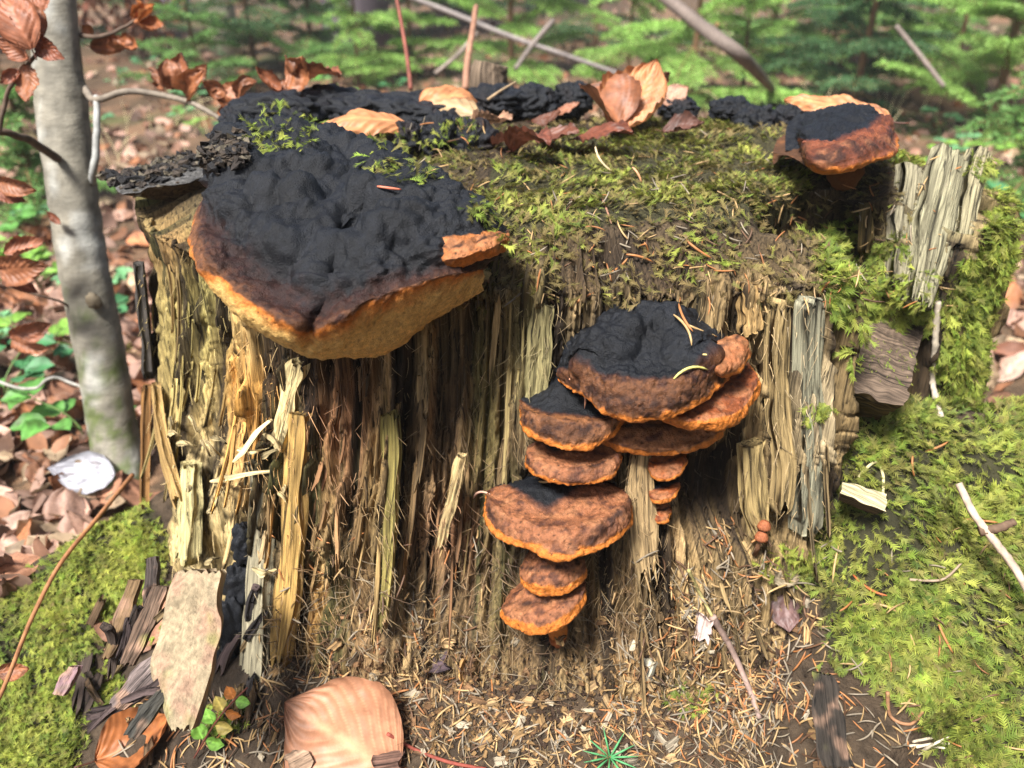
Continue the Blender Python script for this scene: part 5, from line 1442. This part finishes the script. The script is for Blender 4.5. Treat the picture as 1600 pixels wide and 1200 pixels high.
for i, (pts, w_, cc, lab) in enumerate([
    ([(252, 915, .56), (225, 985, .54), (200, 1040, .525)], [26, 34, 20], srgb(82, 66, 54), 'dark ridged bark piece left of the pale slab, upper one'),
    ([(215, 905, .57), (195, 960, .555), (170, 1030, .535)], [20, 26, 14], srgb(110, 88, 62), 'narrow brown bark piece beside the left root'),
    ([(262, 1020, .525), (225, 1060, .515), (185, 1105, .50)], [24, 40, 26], srgb(104, 92, 88), 'grey bark piece lying under the dark gap at the lower left'),
    ([(240, 870, .60), (238, 930, .585), (228, 985, .57)], [18, 22, 12], srgb(60, 52, 48), 'blackish bark sliver in the gap behind the pale slab'),
    ([(120, 1040, .56), (105, 1065, .55), (95, 1085, .545)], [14, 26, 16], srgb(110, 88, 90), 'small purplish bark flake on the left moss'),
    ([(265, 1075, .50), (235, 1110, .49), (205, 1150, .48)], [16, 30, 20], srgb(64, 62, 56), 'dark wet bark piece above the curled brown leaf')]):
    slab(lab, pts, w_, .006, cc, 70 + i)
BP = 'dark rotten bark pieces heaped at the lower left of the stump'
refresh()
k_ = 0
for i in range(400):
    x, y = rr.uniform(110, 410), rr.uniform(860, 1185)
    if not in_poly(np.array([x]), np.array([y]), [(150, 930), (270, 860), (400, 860), (412, 1100), (340, 1180), (200, 1190), (120, 1100)])[0]: continue
    p0, n0, ob = hit(x, y)
    if p0 is None or 'leaf' in ob.name or 'plant' in ob.name or p0[1] > .75 or 'large pale' in ob.get('label', '') or (240 < x < 365 and rr.rand() < .85): continue
    L = rr.uniform(.02, .075)
    if L > .045 and x > 215: L = .03
    d = norm(np.array([-.35 + rr.normal(0, .25), -.5 + rr.normal(0, .2), -.9]))
    V, F, c = chip(p0 + n0 * .002, norm(n0 * .6 - FW * .5 + rr.normal(0, .2, 3)), L, L * rr.uniform(.12, .26), .004, [srgb(58, 48, 42), srgb(84, 66, 48), srgb(44, 40, 40), srgb(110, 92, 64), srgb(70, 58, 56)][k_ % 5], 1400 + i, d=d)
    tag(obj('bark_piece', V, F, M_SPLIT, None, c), ['dark brown', 'mid brown', 'blackish', 'tan brown', 'purplish brown'][k_ % 5] + [' short', ' long'][int(L > .045)] + ' bark piece ' + ['left of', 'right of'][int(x > 300)] + [' the pale slab, heap top', ' the pale slab, heap bottom'][int(y > 1010)], 'bark piece', BP)
    k_ += 1
    if k_ % 12 == 0: refresh()
    if k_ >= 26: break
slab('dark wet wood piece at the lower right of the litter', [(1285, 1050, .505), (1292, 1120, .487), (1305, 1200, .472)], [30, 46, 50], .006, srgb(52, 46, 40), 1292)
# black charred lump in the gap
for (x, y, rx_, rz_, s_) in ((385, 850, .010, .018, 1), (375, 915, .012, .02, 2), (365, 985, .012, .03, 3), (360, 1050, .012, .025, 5)):
    V, F, d = blob(S(x, y, -.004), rx_, .012, rz_, s_, 40, 30, .45, 4)
    obj('charred_lump', V, F, M_CRUST, STUMP, np.broadcast_to(K_BLACK * 1.2, V.shape))
# tiny capped mushrooms in the right hollow
for i, (x, y, rp, lab) in enumerate([(1194, 823, 11, 'upper of two tiny brown capped mushrooms in the right hollow'), (1190, 840, 11, 'lower of two tiny brown capped mushrooms in the right hollow')]):
    c0 = S(x, y, .014); d_ = (c0 - CAM) @ FW; r_ = rp / FPX * d_
    e = empty('tiny_mushroom', c0 - np.array([0, 0, .012]), lab, 'mushroom')
    a = np.arange(20) * math.pi / 10; h = np.linspace(0, 1, 9)
    prof_r = r_ * np.array([.05, .35, .6, .8, .93, 1.0, .92, .5, .15]); prof_z = r_ * np.array([1.1, 1.0, .8, .5, .2, -.1, -.16, -.08, -.05])
    V = np.stack([c0[0] + prof_r[None] * np.cos(a)[:, None], c0[1] + prof_r[None] * np.sin(a)[:, None], c0[2] + prof_z[None] + 0 * a[:, None]], -1).reshape(-1, 3)
    obj('cap', V, grid_faces(20, 9, 0, True)[:, ::-1], M_CRUST, e, np.broadcast_to(srgb(140, 82, 52), V.shape))
    V, F = tube(np.array([c0, c0 + np.array([0, .004, -.012]), c0 + np.array([0, .008, -.022])]), .0022, 8)
    obj('stem', V, F, M_PORE, e, np.broadcast_to(srgb(120, 84, 60), V.shape))
# small plants
def fern(label, base, tip, cols, seed, n=6, w_=.011):
    e = empty('small_plant', base, label, 'plant')
    q = np.random.RandomState(seed)
    s_ = np.linspace(0, 1, 12)[:, None]
    pth = base * (1 - s_) + tip * s_ + np.array([0, 0, .006]) * np.sin(s_ * 3.14)
    V, F = tube(pth, .0007, 5)
    obj('stem', V, F, M_TWIG, e, np.broadcast_to(srgb(110, 62, 50), V.shape))
    for k in range(n):
        for sg in (-1, 1):
            f = .2 + .75 * k / n
            b = base * (1 - f) + tip * f + np.array([0, 0, .006]) * math.sin(f * 3.14)
            ax = norm(tip - base); sd = norm(np.cross(ax, -FW)) * sg
            V, F, C_ = leaf_mesh(1, .75, bend=.4, roll=.3, seed=seed + k * 2 + sg, nu=12, nv=9, col=cols[(k + (sg > 0)) % len(cols)], stalk=0, wave=.05)
            obj('leaflet', place(V, b, sd + ax * .5, -FW + q.normal(0, .2, 3), w_ * (1 - .3 * k / n)), F, M_GREEN, e, C_)
fern('small plant with green and orange leaflets at the lower left', lay(305, 1190, .004), lay(392, 1098, .016), [srgb(130, 180, 76), srgb(130, 180, 76), srgb(196, 176, 96), srgb(190, 120, 60)], 3, 4, .016)
e = empty('fir_seedling', lay(952, 1195, .002), 'tiny green fir seedling with a star of needles at the bottom edge', 'plant')
for k in range(11):
    a_ = k / 11 * 6.28; d_ = norm(RT * math.cos(a_) + np.array([0, .6, .3]) * math.sin(a_) + np.array([0, -.3, .5]) * .4)
    b0 = np.array(e.location) + np.array([0, 0, .006])
    V, F = tube(np.array([b0, b0 + d_ * .010, b0 + d_ * .020]), np.array([.0006, .0008, .0002]), 5)
    obj('needle', V, F, M_GREEN, e, np.broadcast_to(srgb(96, 170, 110), V.shape))
V, F = tube(np.array([np.array(e.location) - np.array([0, 0, .01]), np.array(e.location) + np.array([0, 0, .007])]), .0008, 6)
obj('stem', V, F, M_TWIG, e, np.broadcast_to(srgb(120, 100, 60), V.shape))
# post-like wood fragment standing at the back of the top
c0 = Zp(766, 150, ZT + .012)
pp = np.array([c0, c0 + np.array([-.002, 0, .018]), c0 + np.array([.001, .003, .036])])
V, F = tube(catmull(pp, 20), np.linspace(.024, .020, 20), 48)
ang_ = np.arctan2(V[:, 1] - c0[1], V[:, 0] - c0[0])
g_ = fbm(ang_ * 9, V[:, 2] * 18, 0, 4, 3)
V = V + np.stack([np.cos(ang_), np.sin(ang_), 0 * ang_], 1) * (.004 * g_)[:, None] + np.array([0, 0, .006]) * (pn(V[:, 0] * 60, V[:, 1] * 60, 0, 3) * (V[:, 2] > c0[2] + .03))[:, None]
tag(obj('wood_fragment', V, F, M_SPLIT, None, np.concatenate([np.clip(srgb(112, 96, 80) * (1 + 1.2 * g_)[:, None], .01, .8), np.stack([ang_ * .02, 0 * g_, V[:, 2]], 1)], 1)), 'ridged grey wood fragment standing at the back of the stump top', 'wood fragment')
stick('twig', 'thin pale twig lying against the standing wood fragment', [(762, 156, D + .02), (782, 142, D + .02), (806, 128, D + .03)], .0016, .0010, srgb(150, 128, 100), 12)
# ================================================================== BACKGROUND
# fallen leaves on the forest floor: a few shared shapes, each leaf its own object
LM = []
for i in range(10):
    V, F, C_ = leaf_mesh(1, .62, bend=rr.uniform(-.9, .9), roll=rr.uniform(-1, 1), seed=200 + i, nu=14, nv=9, col=[srgb(150, 108, 84), srgb(180, 144, 126), srgb(172, 148, 120), srgb(156, 104, 70), srgb(124, 82, 62), srgb(188, 156, 138)][i % 6], wave=.06, stalk=0)
    LM.append(new_mesh('fallen_leaf', V - V.mean(0), F, M_LITTER, C_))
q = np.random.RandomState(31)
n_l = 0
while n_l < 290:
    if n_l < 130: p0 = G(q.uniform(-20, 250), q.uniform(300, 1000))
    elif n_l < 220: p0 = G(q.uniform(-20, 1620), q.uniform(40, 260))
    else: p0 = G(q.uniform(1420, 1640), q.uniform(180, 620))
    rho_ = np.hypot(p0[0] - CX, p0[1] - CY); th_ = np.array(math.atan2(p0[0] - CX, -(p0[1] - CY)))
    if rho_ < float(Rb(th_, np.array(.1))) + .04: n_l += 0; 
    if rho_ < float(Rb(th_, np.array(.1))) + .02: continue
    gx, gy, _ = project(p0[None])
    if p0[1] < .75 and (in_poly(gx, gy, POLY_ROOT_L)[0] or in_poly(gx, gy, POLY_ROOT_R)[0]): continue
    s = q.uniform(.045, .085)
    nrm = norm(np.array([q.normal(0, .35), q.normal(-.15, .35), 1]))
    R = frames(q.normal(size=3)[None], nrm[None])[0]
    M = Matrix([[*(R[0] * s), p0[0]], [*(R[1] * s), p0[1]], [*(R[2] * s), p0[2] + .012], [0, 0, 0, 1]])
    vi = int(q.randint(10)); o = inst('fallen_leaf', LM[vi], M)
    side_ = 'left of the stump' if p0[0] < -.3 and p0[1] < 2 else ('right of the stump' if p0[0] > .4 and p0[1] < 1.6 else 'on the forest floor behind the stump')
    tag(o, ['mid brown', 'pinkish', 'pale tan', 'orange brown', 'reddish brown', 'pale beige'][vi % 6] + [' flat', ' curled'][vi // 6] + ' dead beech leaf lying ' + side_ + (', near' if p0[1] < .95 and p0[0] < -.3 else (', far back' if p0[1] > 3 else '')), 'leaf', 'fallen leaves ' + side_)
    n_l += 1
# the rest of the leaf litter
lp = []
for i in range(8):
    V, F, C_ = leaf_mesh(1, .62, bend=q.uniform(-.9, .9), roll=q.uniform(-1, 1), seed=230 + i, nu=6, nv=4, stalk=0)
    F = F[0]; F3 = np.concatenate([F[:, [0, 1, 2]], F[:, [0, 2, 3]]])
    lp.append((V - V.mean(0), F3, np.ones(len(V))))
N = 9000
r_ = np.abs(q.normal(0, 1, N)) * 4 + .3
x = q.uniform(-1, 1, N) * (r_ * .9 + .6); y = .6 + r_ * .9
x[:1500] = q.uniform(-1.3, -.42, 1500); y[:1500] = q.uniform(.5, 1.6, 1500)
ok = np.hypot((x - CX) / 1.2, y - CY) > .42
x, y = x[ok], y[ok]
pos = np.stack([x, y, Zg(x, y) + .008], 1); N = len(x)
R = frames(q.normal(size=(N, 3)), np.array([0, -.2, 1]) + q.normal(0, .4, (N, 3)))
cols = np.stack([srgb(140, 104, 84), srgb(176, 140, 122), srgb(168, 146, 120), srgb(146, 102, 74), srgb(104, 80, 66), srgb(180, 146, 128)])[q.randint(0, 6, N)] * q.uniform(.6, 1.2, (N, 1))
V, F, C_ = scatter_mesh(lp, pos, R, q.uniform(.035, .075, N), cols, q.randint(0, 8, N))
tag(obj('leaf_litter', V, F, M_LITTER, None, np.clip(C_, .01, .9), True, 'stuff'), 'brown leaf litter covering the forest floor', 'leaf litter')

# spruce saplings
SPR1, SPR2, SPR3 = srgb(140, 176, 92), srgb(112, 152, 84), srgb(76, 110, 70)
def needles_on(path, count, L, q, colr, sp):
    s = q.uniform(0.02, 1, count)
    k = len(path)
    pt = np.stack([np.interp(s, np.linspace(0, 1, k), path[:, i]) for i in range(3)], 1)
    T = norm(np.gradient(path, axis=0)); tg = np.stack([np.interp(s, np.linspace(0, 1, k), T[:, i]) for i in range(3)], 1)
    rnd = q.normal(size=(count, 3)); rnd[:, 2] *= .5
    sd = norm(rnd - tg * (rnd * tg).sum(1, keepdims=True))
    d = norm(sd + tg * .7) * (L * q.uniform(.7, 1.2, count))[:, None]
    wv = norm(np.cross(d, q.normal(size=(count, 3)))) * (L * .11)
    V = np.stack([pt - wv, pt + wv, pt + d], 1).reshape(-1, 3)
    F = np.arange(count * 3).reshape(-1, 3)
    c = np.repeat(np.asarray(colr)[None] * q.uniform(.7, 1.3, (count, 1)), 3, 0)
    sp.add(V, F, c)
def spruce_parts(H, seed, colr, whorls=8, dens=1.0, low=.06):
    """local meshes: trunk, list of branches (wood), needles of each branch"""
    q = np.random.RandomState(seed)
    tr = np.array([[0, 0, -.05], [q.normal(0, .01), q.normal(0, .01), H * .5], [0, 0, H]])
    trunk = tube(catmull(tr, 12), np.linspace(.012 * H + .004, .003, 12), 7)
    brs = []
    for wv in range(whorls):
        f = low + (1 - low) * (wv + q.uniform(-.35, .35)) / whorls
        f = max(f, .02)
        z = f * H; L = (1 - f) ** .8 * H * .42 + .06
        nb = q.randint(4, 6); a0 = q.uniform(0, 6.28)
        for b in range(nb):
            a = a0 + b * 6.28 / nb + q.normal(0, .15)
            d = norm(np.array([math.cos(a), math.sin(a), q.normal(.12, .28)]))
            LL = L * q.uniform(.55, 1.2)
            s = np.linspace(0, 1, 9)[:, None]
            path = np.array([0, 0, z]) + d * LL * s + np.array([0, 0, 1]) * LL * (.18 * s - .28 * s ** 2)
            wood, nd = Soup(), Soup()
            V, F = tube(path, np.linspace(.004, .0012, 9), 5, False); wood.add(V, F, srgb(120, 96, 66))
            needles_on(path, int(110 * dens), .024, q, colr, nd)
            ns = max(3, int(LL / .035))
            for k in range(ns):
                for sg in (-1, 1):
                    t0 = .15 + .8 * k / ns
                    p0 = np.array([np.interp(t0, s[:, 0], path[:, i]) for i in range(3)])
                    sd = np.array([-d[1], d[0], 0]) * sg
                    l2 = LL * .42 * (1 - t0 * .75) * q.uniform(.7, 1.2)
                    s2 = np.linspace(0, 1, 5)[:, None]
                    pth2 = p0 + norm(sd * .8 + d * .7) * l2 * s2 + np.array([0, 0, -.18 * l2]) * s2 ** 2
                    V, F = tube(pth2, .0010, 3, False); wood.add(V, F, srgb(130, 110, 70))
                    needles_on(pth2, int((26 + 420 * l2) * dens), .022, q, colr * (1.15 if q.rand() < .3 else 1), nd)
            brs.append((wood, nd))
    return trunk, brs
def spruce(loc, H, seed, colr, label, whorls=8, dens=1.0, low=.06):
    e = empty('spruce_sapling', loc, label, 'tree', 'young spruces behind the stump')
    (V, F), brs = spruce_parts(H, seed, colr, whorls, dens, low)
    o = obj('trunk', V + np.array(loc), F, M_TWIG, e, np.broadcast_to(srgb(110, 84, 60), V.shape))
    for wood, nd in brs:
        V, F, C_ = wood.get()
        b = obj('branch', V + np.array(loc), F, M_TWIG, e, C_)
        V, F, C_ = nd.get()
        obj('needles', V + np.array(loc), F, M_SPRUCE, b, np.clip(C_, .01, .9), False)
    return e
def gat(px, py): return G(px, py)
SPL = [  # px, py of the foot, height, tint, label
    (1545, 215, 1.2, SPR1, 'bright green spruce sapling at the right edge', 9), (1330, 175, 1.1, SPR3, 'dark spruce sapling between the right one and the dead branch', 9),
    (1075, 165, .95, SPR1 * 1.1, 'light yellow green spruce sapling behind the upright leaf', 7), (800, 115, 1.1, SPR1, 'bright spruce whose low branches hang over the middle of the top', 8),
    (640, 120, .7, SPR1 * 1.05, 'small bright spruce left of the reddish stem', 7), (490, 110, .9, SPR2, 'mid green spruce above the brown leaf cluster', 8),
    (400, 110, 1.0, SPR3, 'dark spruce behind the pale slim trunk', 8), (1200, 110, 1.2, SPR2, 'mid green spruce far right of the dead branch', 9),
    (930, 70, 1.3, SPR3, 'dark spruce at the back centre', 9), (1420, 90, 1.5, SPR2, 'tall spruce behind the right edge sapling', 9), (60, 330, .35, SPR2, 'little spruce shoot left of the beech trunk', 5), (1590, 330, .45, SPR2, 'low spruce shoot at the right edge under the bright one', 6), (210, 60, 1.0, SPR3, 'dark spruce behind the brown leaved shrub', 8), (700, 50, 1.4, SPR3, 'dark far spruce behind the reddish stem', 8), (980, 140, .6, SPR1, 'small light spruce just behind the upright leaf pair', 6), (1160, 165, .55, SPR1, 'small light spruce where the thick dead branch meets the ground', 6), (560, 135, .55, SPR1, 'small light spruce behind the long black crust', 6), (1290, 120, .9, SPR2, 'mid green spruce between dead branch and grey slim trunk', 8), (320, 150, .6, SPR2, 'small spruce behind the hanging leaf cluster', 6), (1480, 150, .8, SPR1, 'light spruce left of the right edge sapling', 8)]
for i, (x, y, H, c_, lab, wh) in enumerate(SPL):
    spruce(gat(x, y), H, 300 + i, c_, lab, wh, 1.0 if i < 6 else .7)

# tall trunks deeper in the forest
TR = [(365, -40, .075, srgb(168, 160, 140), 'slim pale trunk behind the brown leaf cluster'), (290, -50, .16, srgb(128, 126, 140), 'greyish trunk above the hanging leaf cluster'), (450, -55, .13, srgb(140, 128, 116), 'grey brown trunk left of the reddish stem'),
      (560, -60, .2, srgb(96, 86, 92), 'broad dark trunk at the upper left back'), (860, -55, .22, srgb(84, 78, 84), 'dark trunk behind the light spruce'), (1000, -60, .12, srgb(110, 98, 90), 'thin brown trunk at the back centre right'),
      (1265, -30, .07, srgb(110, 104, 110), 'slim grey trunk among the right spruces'), (1380, -60, .2, srgb(92, 84, 82), 'broad dark trunk behind the tall right spruce'), (1130, -58, .16, srgb(100, 92, 90), 'dark trunk right of the fallen branch'), (710, -62, .14, srgb(120, 110, 106), 'grey trunk over the bright middle spruce'), (200, -62, .2, srgb(90, 80, 80), 'dark trunk above the brown leaved shrub'), (20, -40, .12, srgb(110, 100, 94), 'brown trunk behind the corner leaves'), (1540, -62, .18, srgb(88, 82, 80), 'dark trunk at the far right')]
for i, (x, y, r0, c_, lab) in enumerate(TR):
    g_ = G(x, max(y, -20)); far_ = 4.5 + (i * 37 % 11) * .55
    g_ = np.array([(x - 800) / FPX * far_ * .95, far_, 0]); g_[2] = float(Zg(g_[0], g_[1]))
    e = empty('forest_tree', g_, lab, 'tree', 'tall trunks in the forest behind')
    pth = catmull(np.array([g_ - (0, 0, .1), g_ + (rr.normal(0, .05), 0, 1.6), g_ + (rr.normal(0, .15), 0, 4.5)]), 14)
    V, F = tube(pth, np.linspace(r0, r0 * .75, 14), 14)
    n_ = fbm(V[:, 0] * 14, V[:, 1] * 14, V[:, 2] * 5, 6, 3)
    obj('trunk', V, F, M_BARK, e, np.clip(c_ * (1 + .7 * n_)[:, None], .01, .9))
    for k in range(4):
        z = rr.uniform(.3, 2.5); a_ = rr.uniform(0, 6.28); L = rr.uniform(.2, .7)
        b0 = g_ + np.array([0, 0, z]); d_ = np.array([math.cos(a_), math.sin(a_), rr.normal(-.1, .2)])
        V, F = tube(catmull(np.array([b0, b0 + d_ * L * .5, b0 + d_ * L + np.array([0, 0, -.1])]), 8), np.linspace(.012, .003, 8), 5)
        obj('branch', V, F, M_TWIG, e, np.broadcast_to(srgb(110, 98, 88), V.shape))
# brown-leaved beech shrub at the upper left
def shrub(loc, label, H, spread, nl, seed, cols, lsize):
    q = np.random.RandomState(seed)
    e = empty('beech_shrub', loc, label, 'shrub')
    lv = Soup()
    pos = []
    for k in range(9):
        a_ = q.uniform(0, 6.28); d_ = np.array([math.cos(a_) * spread, math.sin(a_) * spread * .6, H * q.uniform(.6, 1.1)])
        pth = catmull(np.array([loc - np.array([0, 0, .03]), loc + d_ * .5 + q.normal(0, .04, 3), loc + d_]), 14)
        V, F = tube(pth, np.linspace(.008, .002, 14), 6)
        obj('stem', V, F, M_TWIG, e, np.broadcast_to(srgb(100, 80, 66), V.shape))
        for j in range(nl // 9):
            p0 = pth[q.randint(4, 14)] + q.normal(0, .07, 3) * spread * 1.6
            pos.append(p0)
    pos = np.array(pos); N = len(pos)
    R = frames(q.normal(size=(N, 3)), q.normal(size=(N, 3)) + np.array([0, -.3, .6]))
    cc = np.stack(cols)[q.randint(0, len(cols), N)] * q.uniform(.6, 1.25, (N, 1))
    V, F, C_ = scatter_mesh(lp, pos, R, q.uniform(.7, 1.3, N) * lsize, cc, q.randint(0, 8, N))
    obj('leaves', V, F, M_LITTER, e, np.clip(C_, .01, .9), True, 'stuff')
BRN = [srgb(150, 92, 62), srgb(176, 112, 76), srgb(120, 72, 52), srgb(190, 134, 100)]
shrub(G(215, 95), 'brown leaved beech shrub between the beech trunk and the dark spruces', .75, .42, 520, 5, BRN, .055)
shrub(G(120, 60), 'second brown leaved shrub half behind the beech trunk', .9, .5, 320, 6, BRN, .055)
shrub(G(560, 30), 'far shrub with pale orange leaves at the back', .7, .5, 260, 7, [srgb(216, 160, 110), srgb(226, 190, 150), srgb(190, 130, 90)], .06)
shrub(G(1280, 60), 'far shrub with a few pinkish leaves among the right spruces', .7, .5, 120, 8, [srgb(216, 170, 130), srgb(190, 140, 110)], .06)
# low green plants
def herb(loc, label, n, seed, colr, size, group):
    q = np.random.RandomState(seed)
    e = empty('leafy_plant', loc, label, 'plant', group)
    for k in range(n):
        a_ = q.uniform(0, 6.28); d_ = np.array([math.cos(a_), math.sin(a_), 0]); L = size * q.uniform(.7, 1.5)
        tip = loc + d_ * L * .8 + np.array([0, 0, L])
        V, F = tube(catmull(np.array([loc - np.array([0, 0, .01]), loc + d_ * L * .2 + np.array([0, 0, L * .6]), tip]), 8), .0012, 4)
        st_ = obj('stem', V, F, M_GREEN, e, np.broadcast_to(srgb(120, 150, 84), V.shape))
        for j in range(3):
            a2 = a_ + (j - 1) * 1.1 + q.normal(0, .2)
            V, F, C_ = leaf_mesh(1, .7, bend=q.uniform(-.9, .1), roll=.4, seed=seed * 7 + k * 3 + j, nu=9, nv=7, col=np.asarray(colr) * q.uniform(.8, 1.25), stalk=0, vein=.15, corr=.02)
            V = place(V, tip, np.array([math.cos(a2), math.sin(a2), .15]), np.array([q.normal(0, .2), -.3, 1]), size * q.uniform(.6, .95))
            obj('leaf', V, F, M_GREEN, st_, np.clip(C_, .01, .9))
GRNS = [srgb(96, 150, 70), srgb(76, 132, 84), srgb(124, 166, 70), srgb(110, 160, 110)]
for i in range(84):
    if i < 16: x, y = q.uniform(-10, 190), q.uniform(330, 800)
    elif i < 32: x, y = q.uniform(1400, 1620), q.uniform(190, 360)
    else: x, y = q.uniform(150, 1400), q.uniform(90, 215)
    p0 = G(x, y)
    if np.hypot((p0[0] - CX) / 1.25, p0[1] - CY) < .42: continue
    s_ = 'left of the beech trunk' if i < 16 else ('right of the stump' if i < 32 else 'behind the stump')
    herb(p0, ['bright green', 'dark bluish green', 'yellow green', 'pale green'][i % 4] + ' low leafy plant growing ' + s_, 4, 400 + i, GRNS[i % 4], q.uniform(.03, .055), 'green plants ' + s_)
# dead branches and stems standing behind
def pole(name, label, pts, r0, r1, colr, cat):
    pth = catmull(pts, 24)
    V, F = tube(pth, np.linspace(r0, r1, 24), 9)
    n_ = fbm(V[:, 0] * 60, V[:, 1] * 60, V[:, 2] * 60, 4, 2)
    return tag(obj(name, V, F, M_TWIG, None, np.clip(np.asarray(colr) * (1 + .6 * n_)[:, None], .01, .9)), label, cat)
pole('dead_branch', 'thick grey dead branch slanting down behind the top right', [P(1020, -20, 2.3), P(1100, 45, 2.15), P(1160, 90, 2.05), G(1215, 150)], .019, .013, srgb(112, 100, 92), 'branch')
pole('dead_branch', 'long thin grey branch slanting through the bright spruce', [P(600, -20, 2.2), P(700, 18, 2.2), P(800, 58, 2.2), P(900, 92, 2.2), P(985, 122, 2.2)], .008, .006, srgb(130, 122, 118), 'branch')
pole('dead_branch', 'grey branch crossing the long thin one', [P(865, 32, 2.1), P(835, 66, 2.1), P(805, 108, 2.1)], .007, .006, srgb(120, 110, 104), 'branch')
pole('dead_branch', 'pale thin branch under the bright spruce', [P(745, 52, 2.0), P(715, 86, 2.0), P(680, 115, 2.0)], .006, .005, srgb(130, 118, 108), 'branch')
pole('woody_shoot', 'thin reddish stem rising behind the black crust', [P(642, 140, 1.05), P(636, 90, 1.06), P(626, 30, 1.08), P(614, -30, 1.1)], .0030, .0022, srgb(124, 74, 62), 'shoot')
pole('woody_shoot', 'brown stem rising left of the standing wood fragment', [P(727, 140, 1.10), P(730, 100, 1.12), P(738, 50, 1.15), P(744, 10, 1.18)], .0050, .0040, srgb(140, 104, 84), 'shoot')
pole('dead_branch', 'thin grey twig slanting beside the right spruce', [P(1400, 40, 2.0), P(1440, 90, 2.0), P(1475, 135, 2.0)], .006, .006, srgb(130, 118, 110), 'branch')
DG_ = 'dry pale grass stems behind the stump'
for i in range(36):
    x, y = (q.uniform(150, 330), q.uniform(180, 270)) if i < 12 else (q.uniform(1130, 1560), q.uniform(140, 230))
    g_ = G(x, y); L = q.uniform(.08, .2); a_ = q.normal(0, .6)
    if np.hypot((g_[0] - CX) / 1.2, g_[1] - CY) < .40: continue
    o = pole('dry_grass', ['short', 'long'][int(L > .14)] + ' dry pale grass stem leaning ' + ['left ', 'right '][int(a_ > 0)] + ('between the beech trunk and the stump' if i < 12 else 'behind the right side of the stump'), [g_, g_ + np.array([a_ * L * .4, 0, L * .6]), g_ + np.array([a_ * L, 0, L * .9])], .0016, .0008, srgb(206, 190, 150), 'grass')
    o['kind'] = 'thing'; o['group'] = DG_ + (' on the left' if i < 12 else ' on the right')

# unseen trees of the same forest, added round the viewer to block low sky light
def sky_block_forest():
    q = np.random.RandomState(88)
    sp = Soup()
    for i in range(120):
        az = q.uniform(math.radians(62), math.radians(298)); r = q.uniform(5.5, 13)
        if abs((az - SUN_AZ + math.pi) % (2 * math.pi) - math.pi) < math.radians(34): continue      # gap cut so the added trees leave the sun unblocked
        b = np.array([math.sin(az) * r, .5 + math.cos(az) * r, 0.0]); b[2] = float(Zg(b[0], b[1]))
        H = q.uniform(5, 9); R_ = H * .2
        V, F = tube(np.array([b, b + (0, 0, H * .5), b + (0, 0, H)]), np.array([.12, .08, .02]), 7); sp.add(V, F, srgb(92, 80, 70))
        n = 420
        t = q.uniform(.06, 1, n); a = q.uniform(0, 6.28, n); rr_ = R_ * (1 - t) ** .8 * q.uniform(.25, 1.1, n) + .08
        c = b + np.stack([np.cos(a) * rr_, np.sin(a) * rr_, t * H], 1)
        d = np.stack([np.cos(a), np.sin(a), q.normal(-.25, .2, n)], 1) * q.uniform(.25, .5, (n, 1))
        w = np.stack([-np.sin(a), np.cos(a), q.normal(0, .3, n)], 1) * q.uniform(.08, .18, (n, 1))
        V = np.stack([c - w, c + w, c + d], 1).reshape(-1, 3)
        sp.add(V, np.arange(3 * n).reshape(-1, 3), np.repeat(srgb(76, 108, 66)[None] * q.uniform(.6, 1.3, (n, 1)), 3, 0))
    V, F, C_ = sp.get()
    o = obj('forest', V, F, M_SPRUCE, None, C_, False, 'stuff')
    tag(o, 'unseen spruce forest added round the scene to block low sky light', 'forest')
sky_block_forest()

# ================================================================== AIR
def haze():
    lo, hi = np.array([-80, -24, -3.0]), np.array([80, 145, 10.5])
    V = np.array([[x, y, z] for x in (lo[0], hi[0]) for y in (lo[1], hi[1]) for z in (lo[2], hi[2])])
    F = np.array([[0, 1, 3, 2], [4, 6, 7, 5], [0, 4, 5, 1], [2, 3, 7, 6], [0, 2, 6, 4], [1, 5, 7, 3]])
    m = bpy.data.materials.new('haze'); m.use_nodes = True
    n = m.node_tree.nodes; n.remove(n['Principled BSDF'])
    v = n.new('ShaderNodeVolumePrincipled'); v.inputs['Density'].default_value = 0.006
    v.inputs['Color'].default_value = (.95, .97, 1, 1)
    m.node_tree.links.new(v.outputs[0], n['Material Output'].inputs['Volume'])
    o = obj('haze', V, F, m, None, None, False, 'stuff')
    o['label'] = 'thin pale haze hanging in the forest air'
haze()
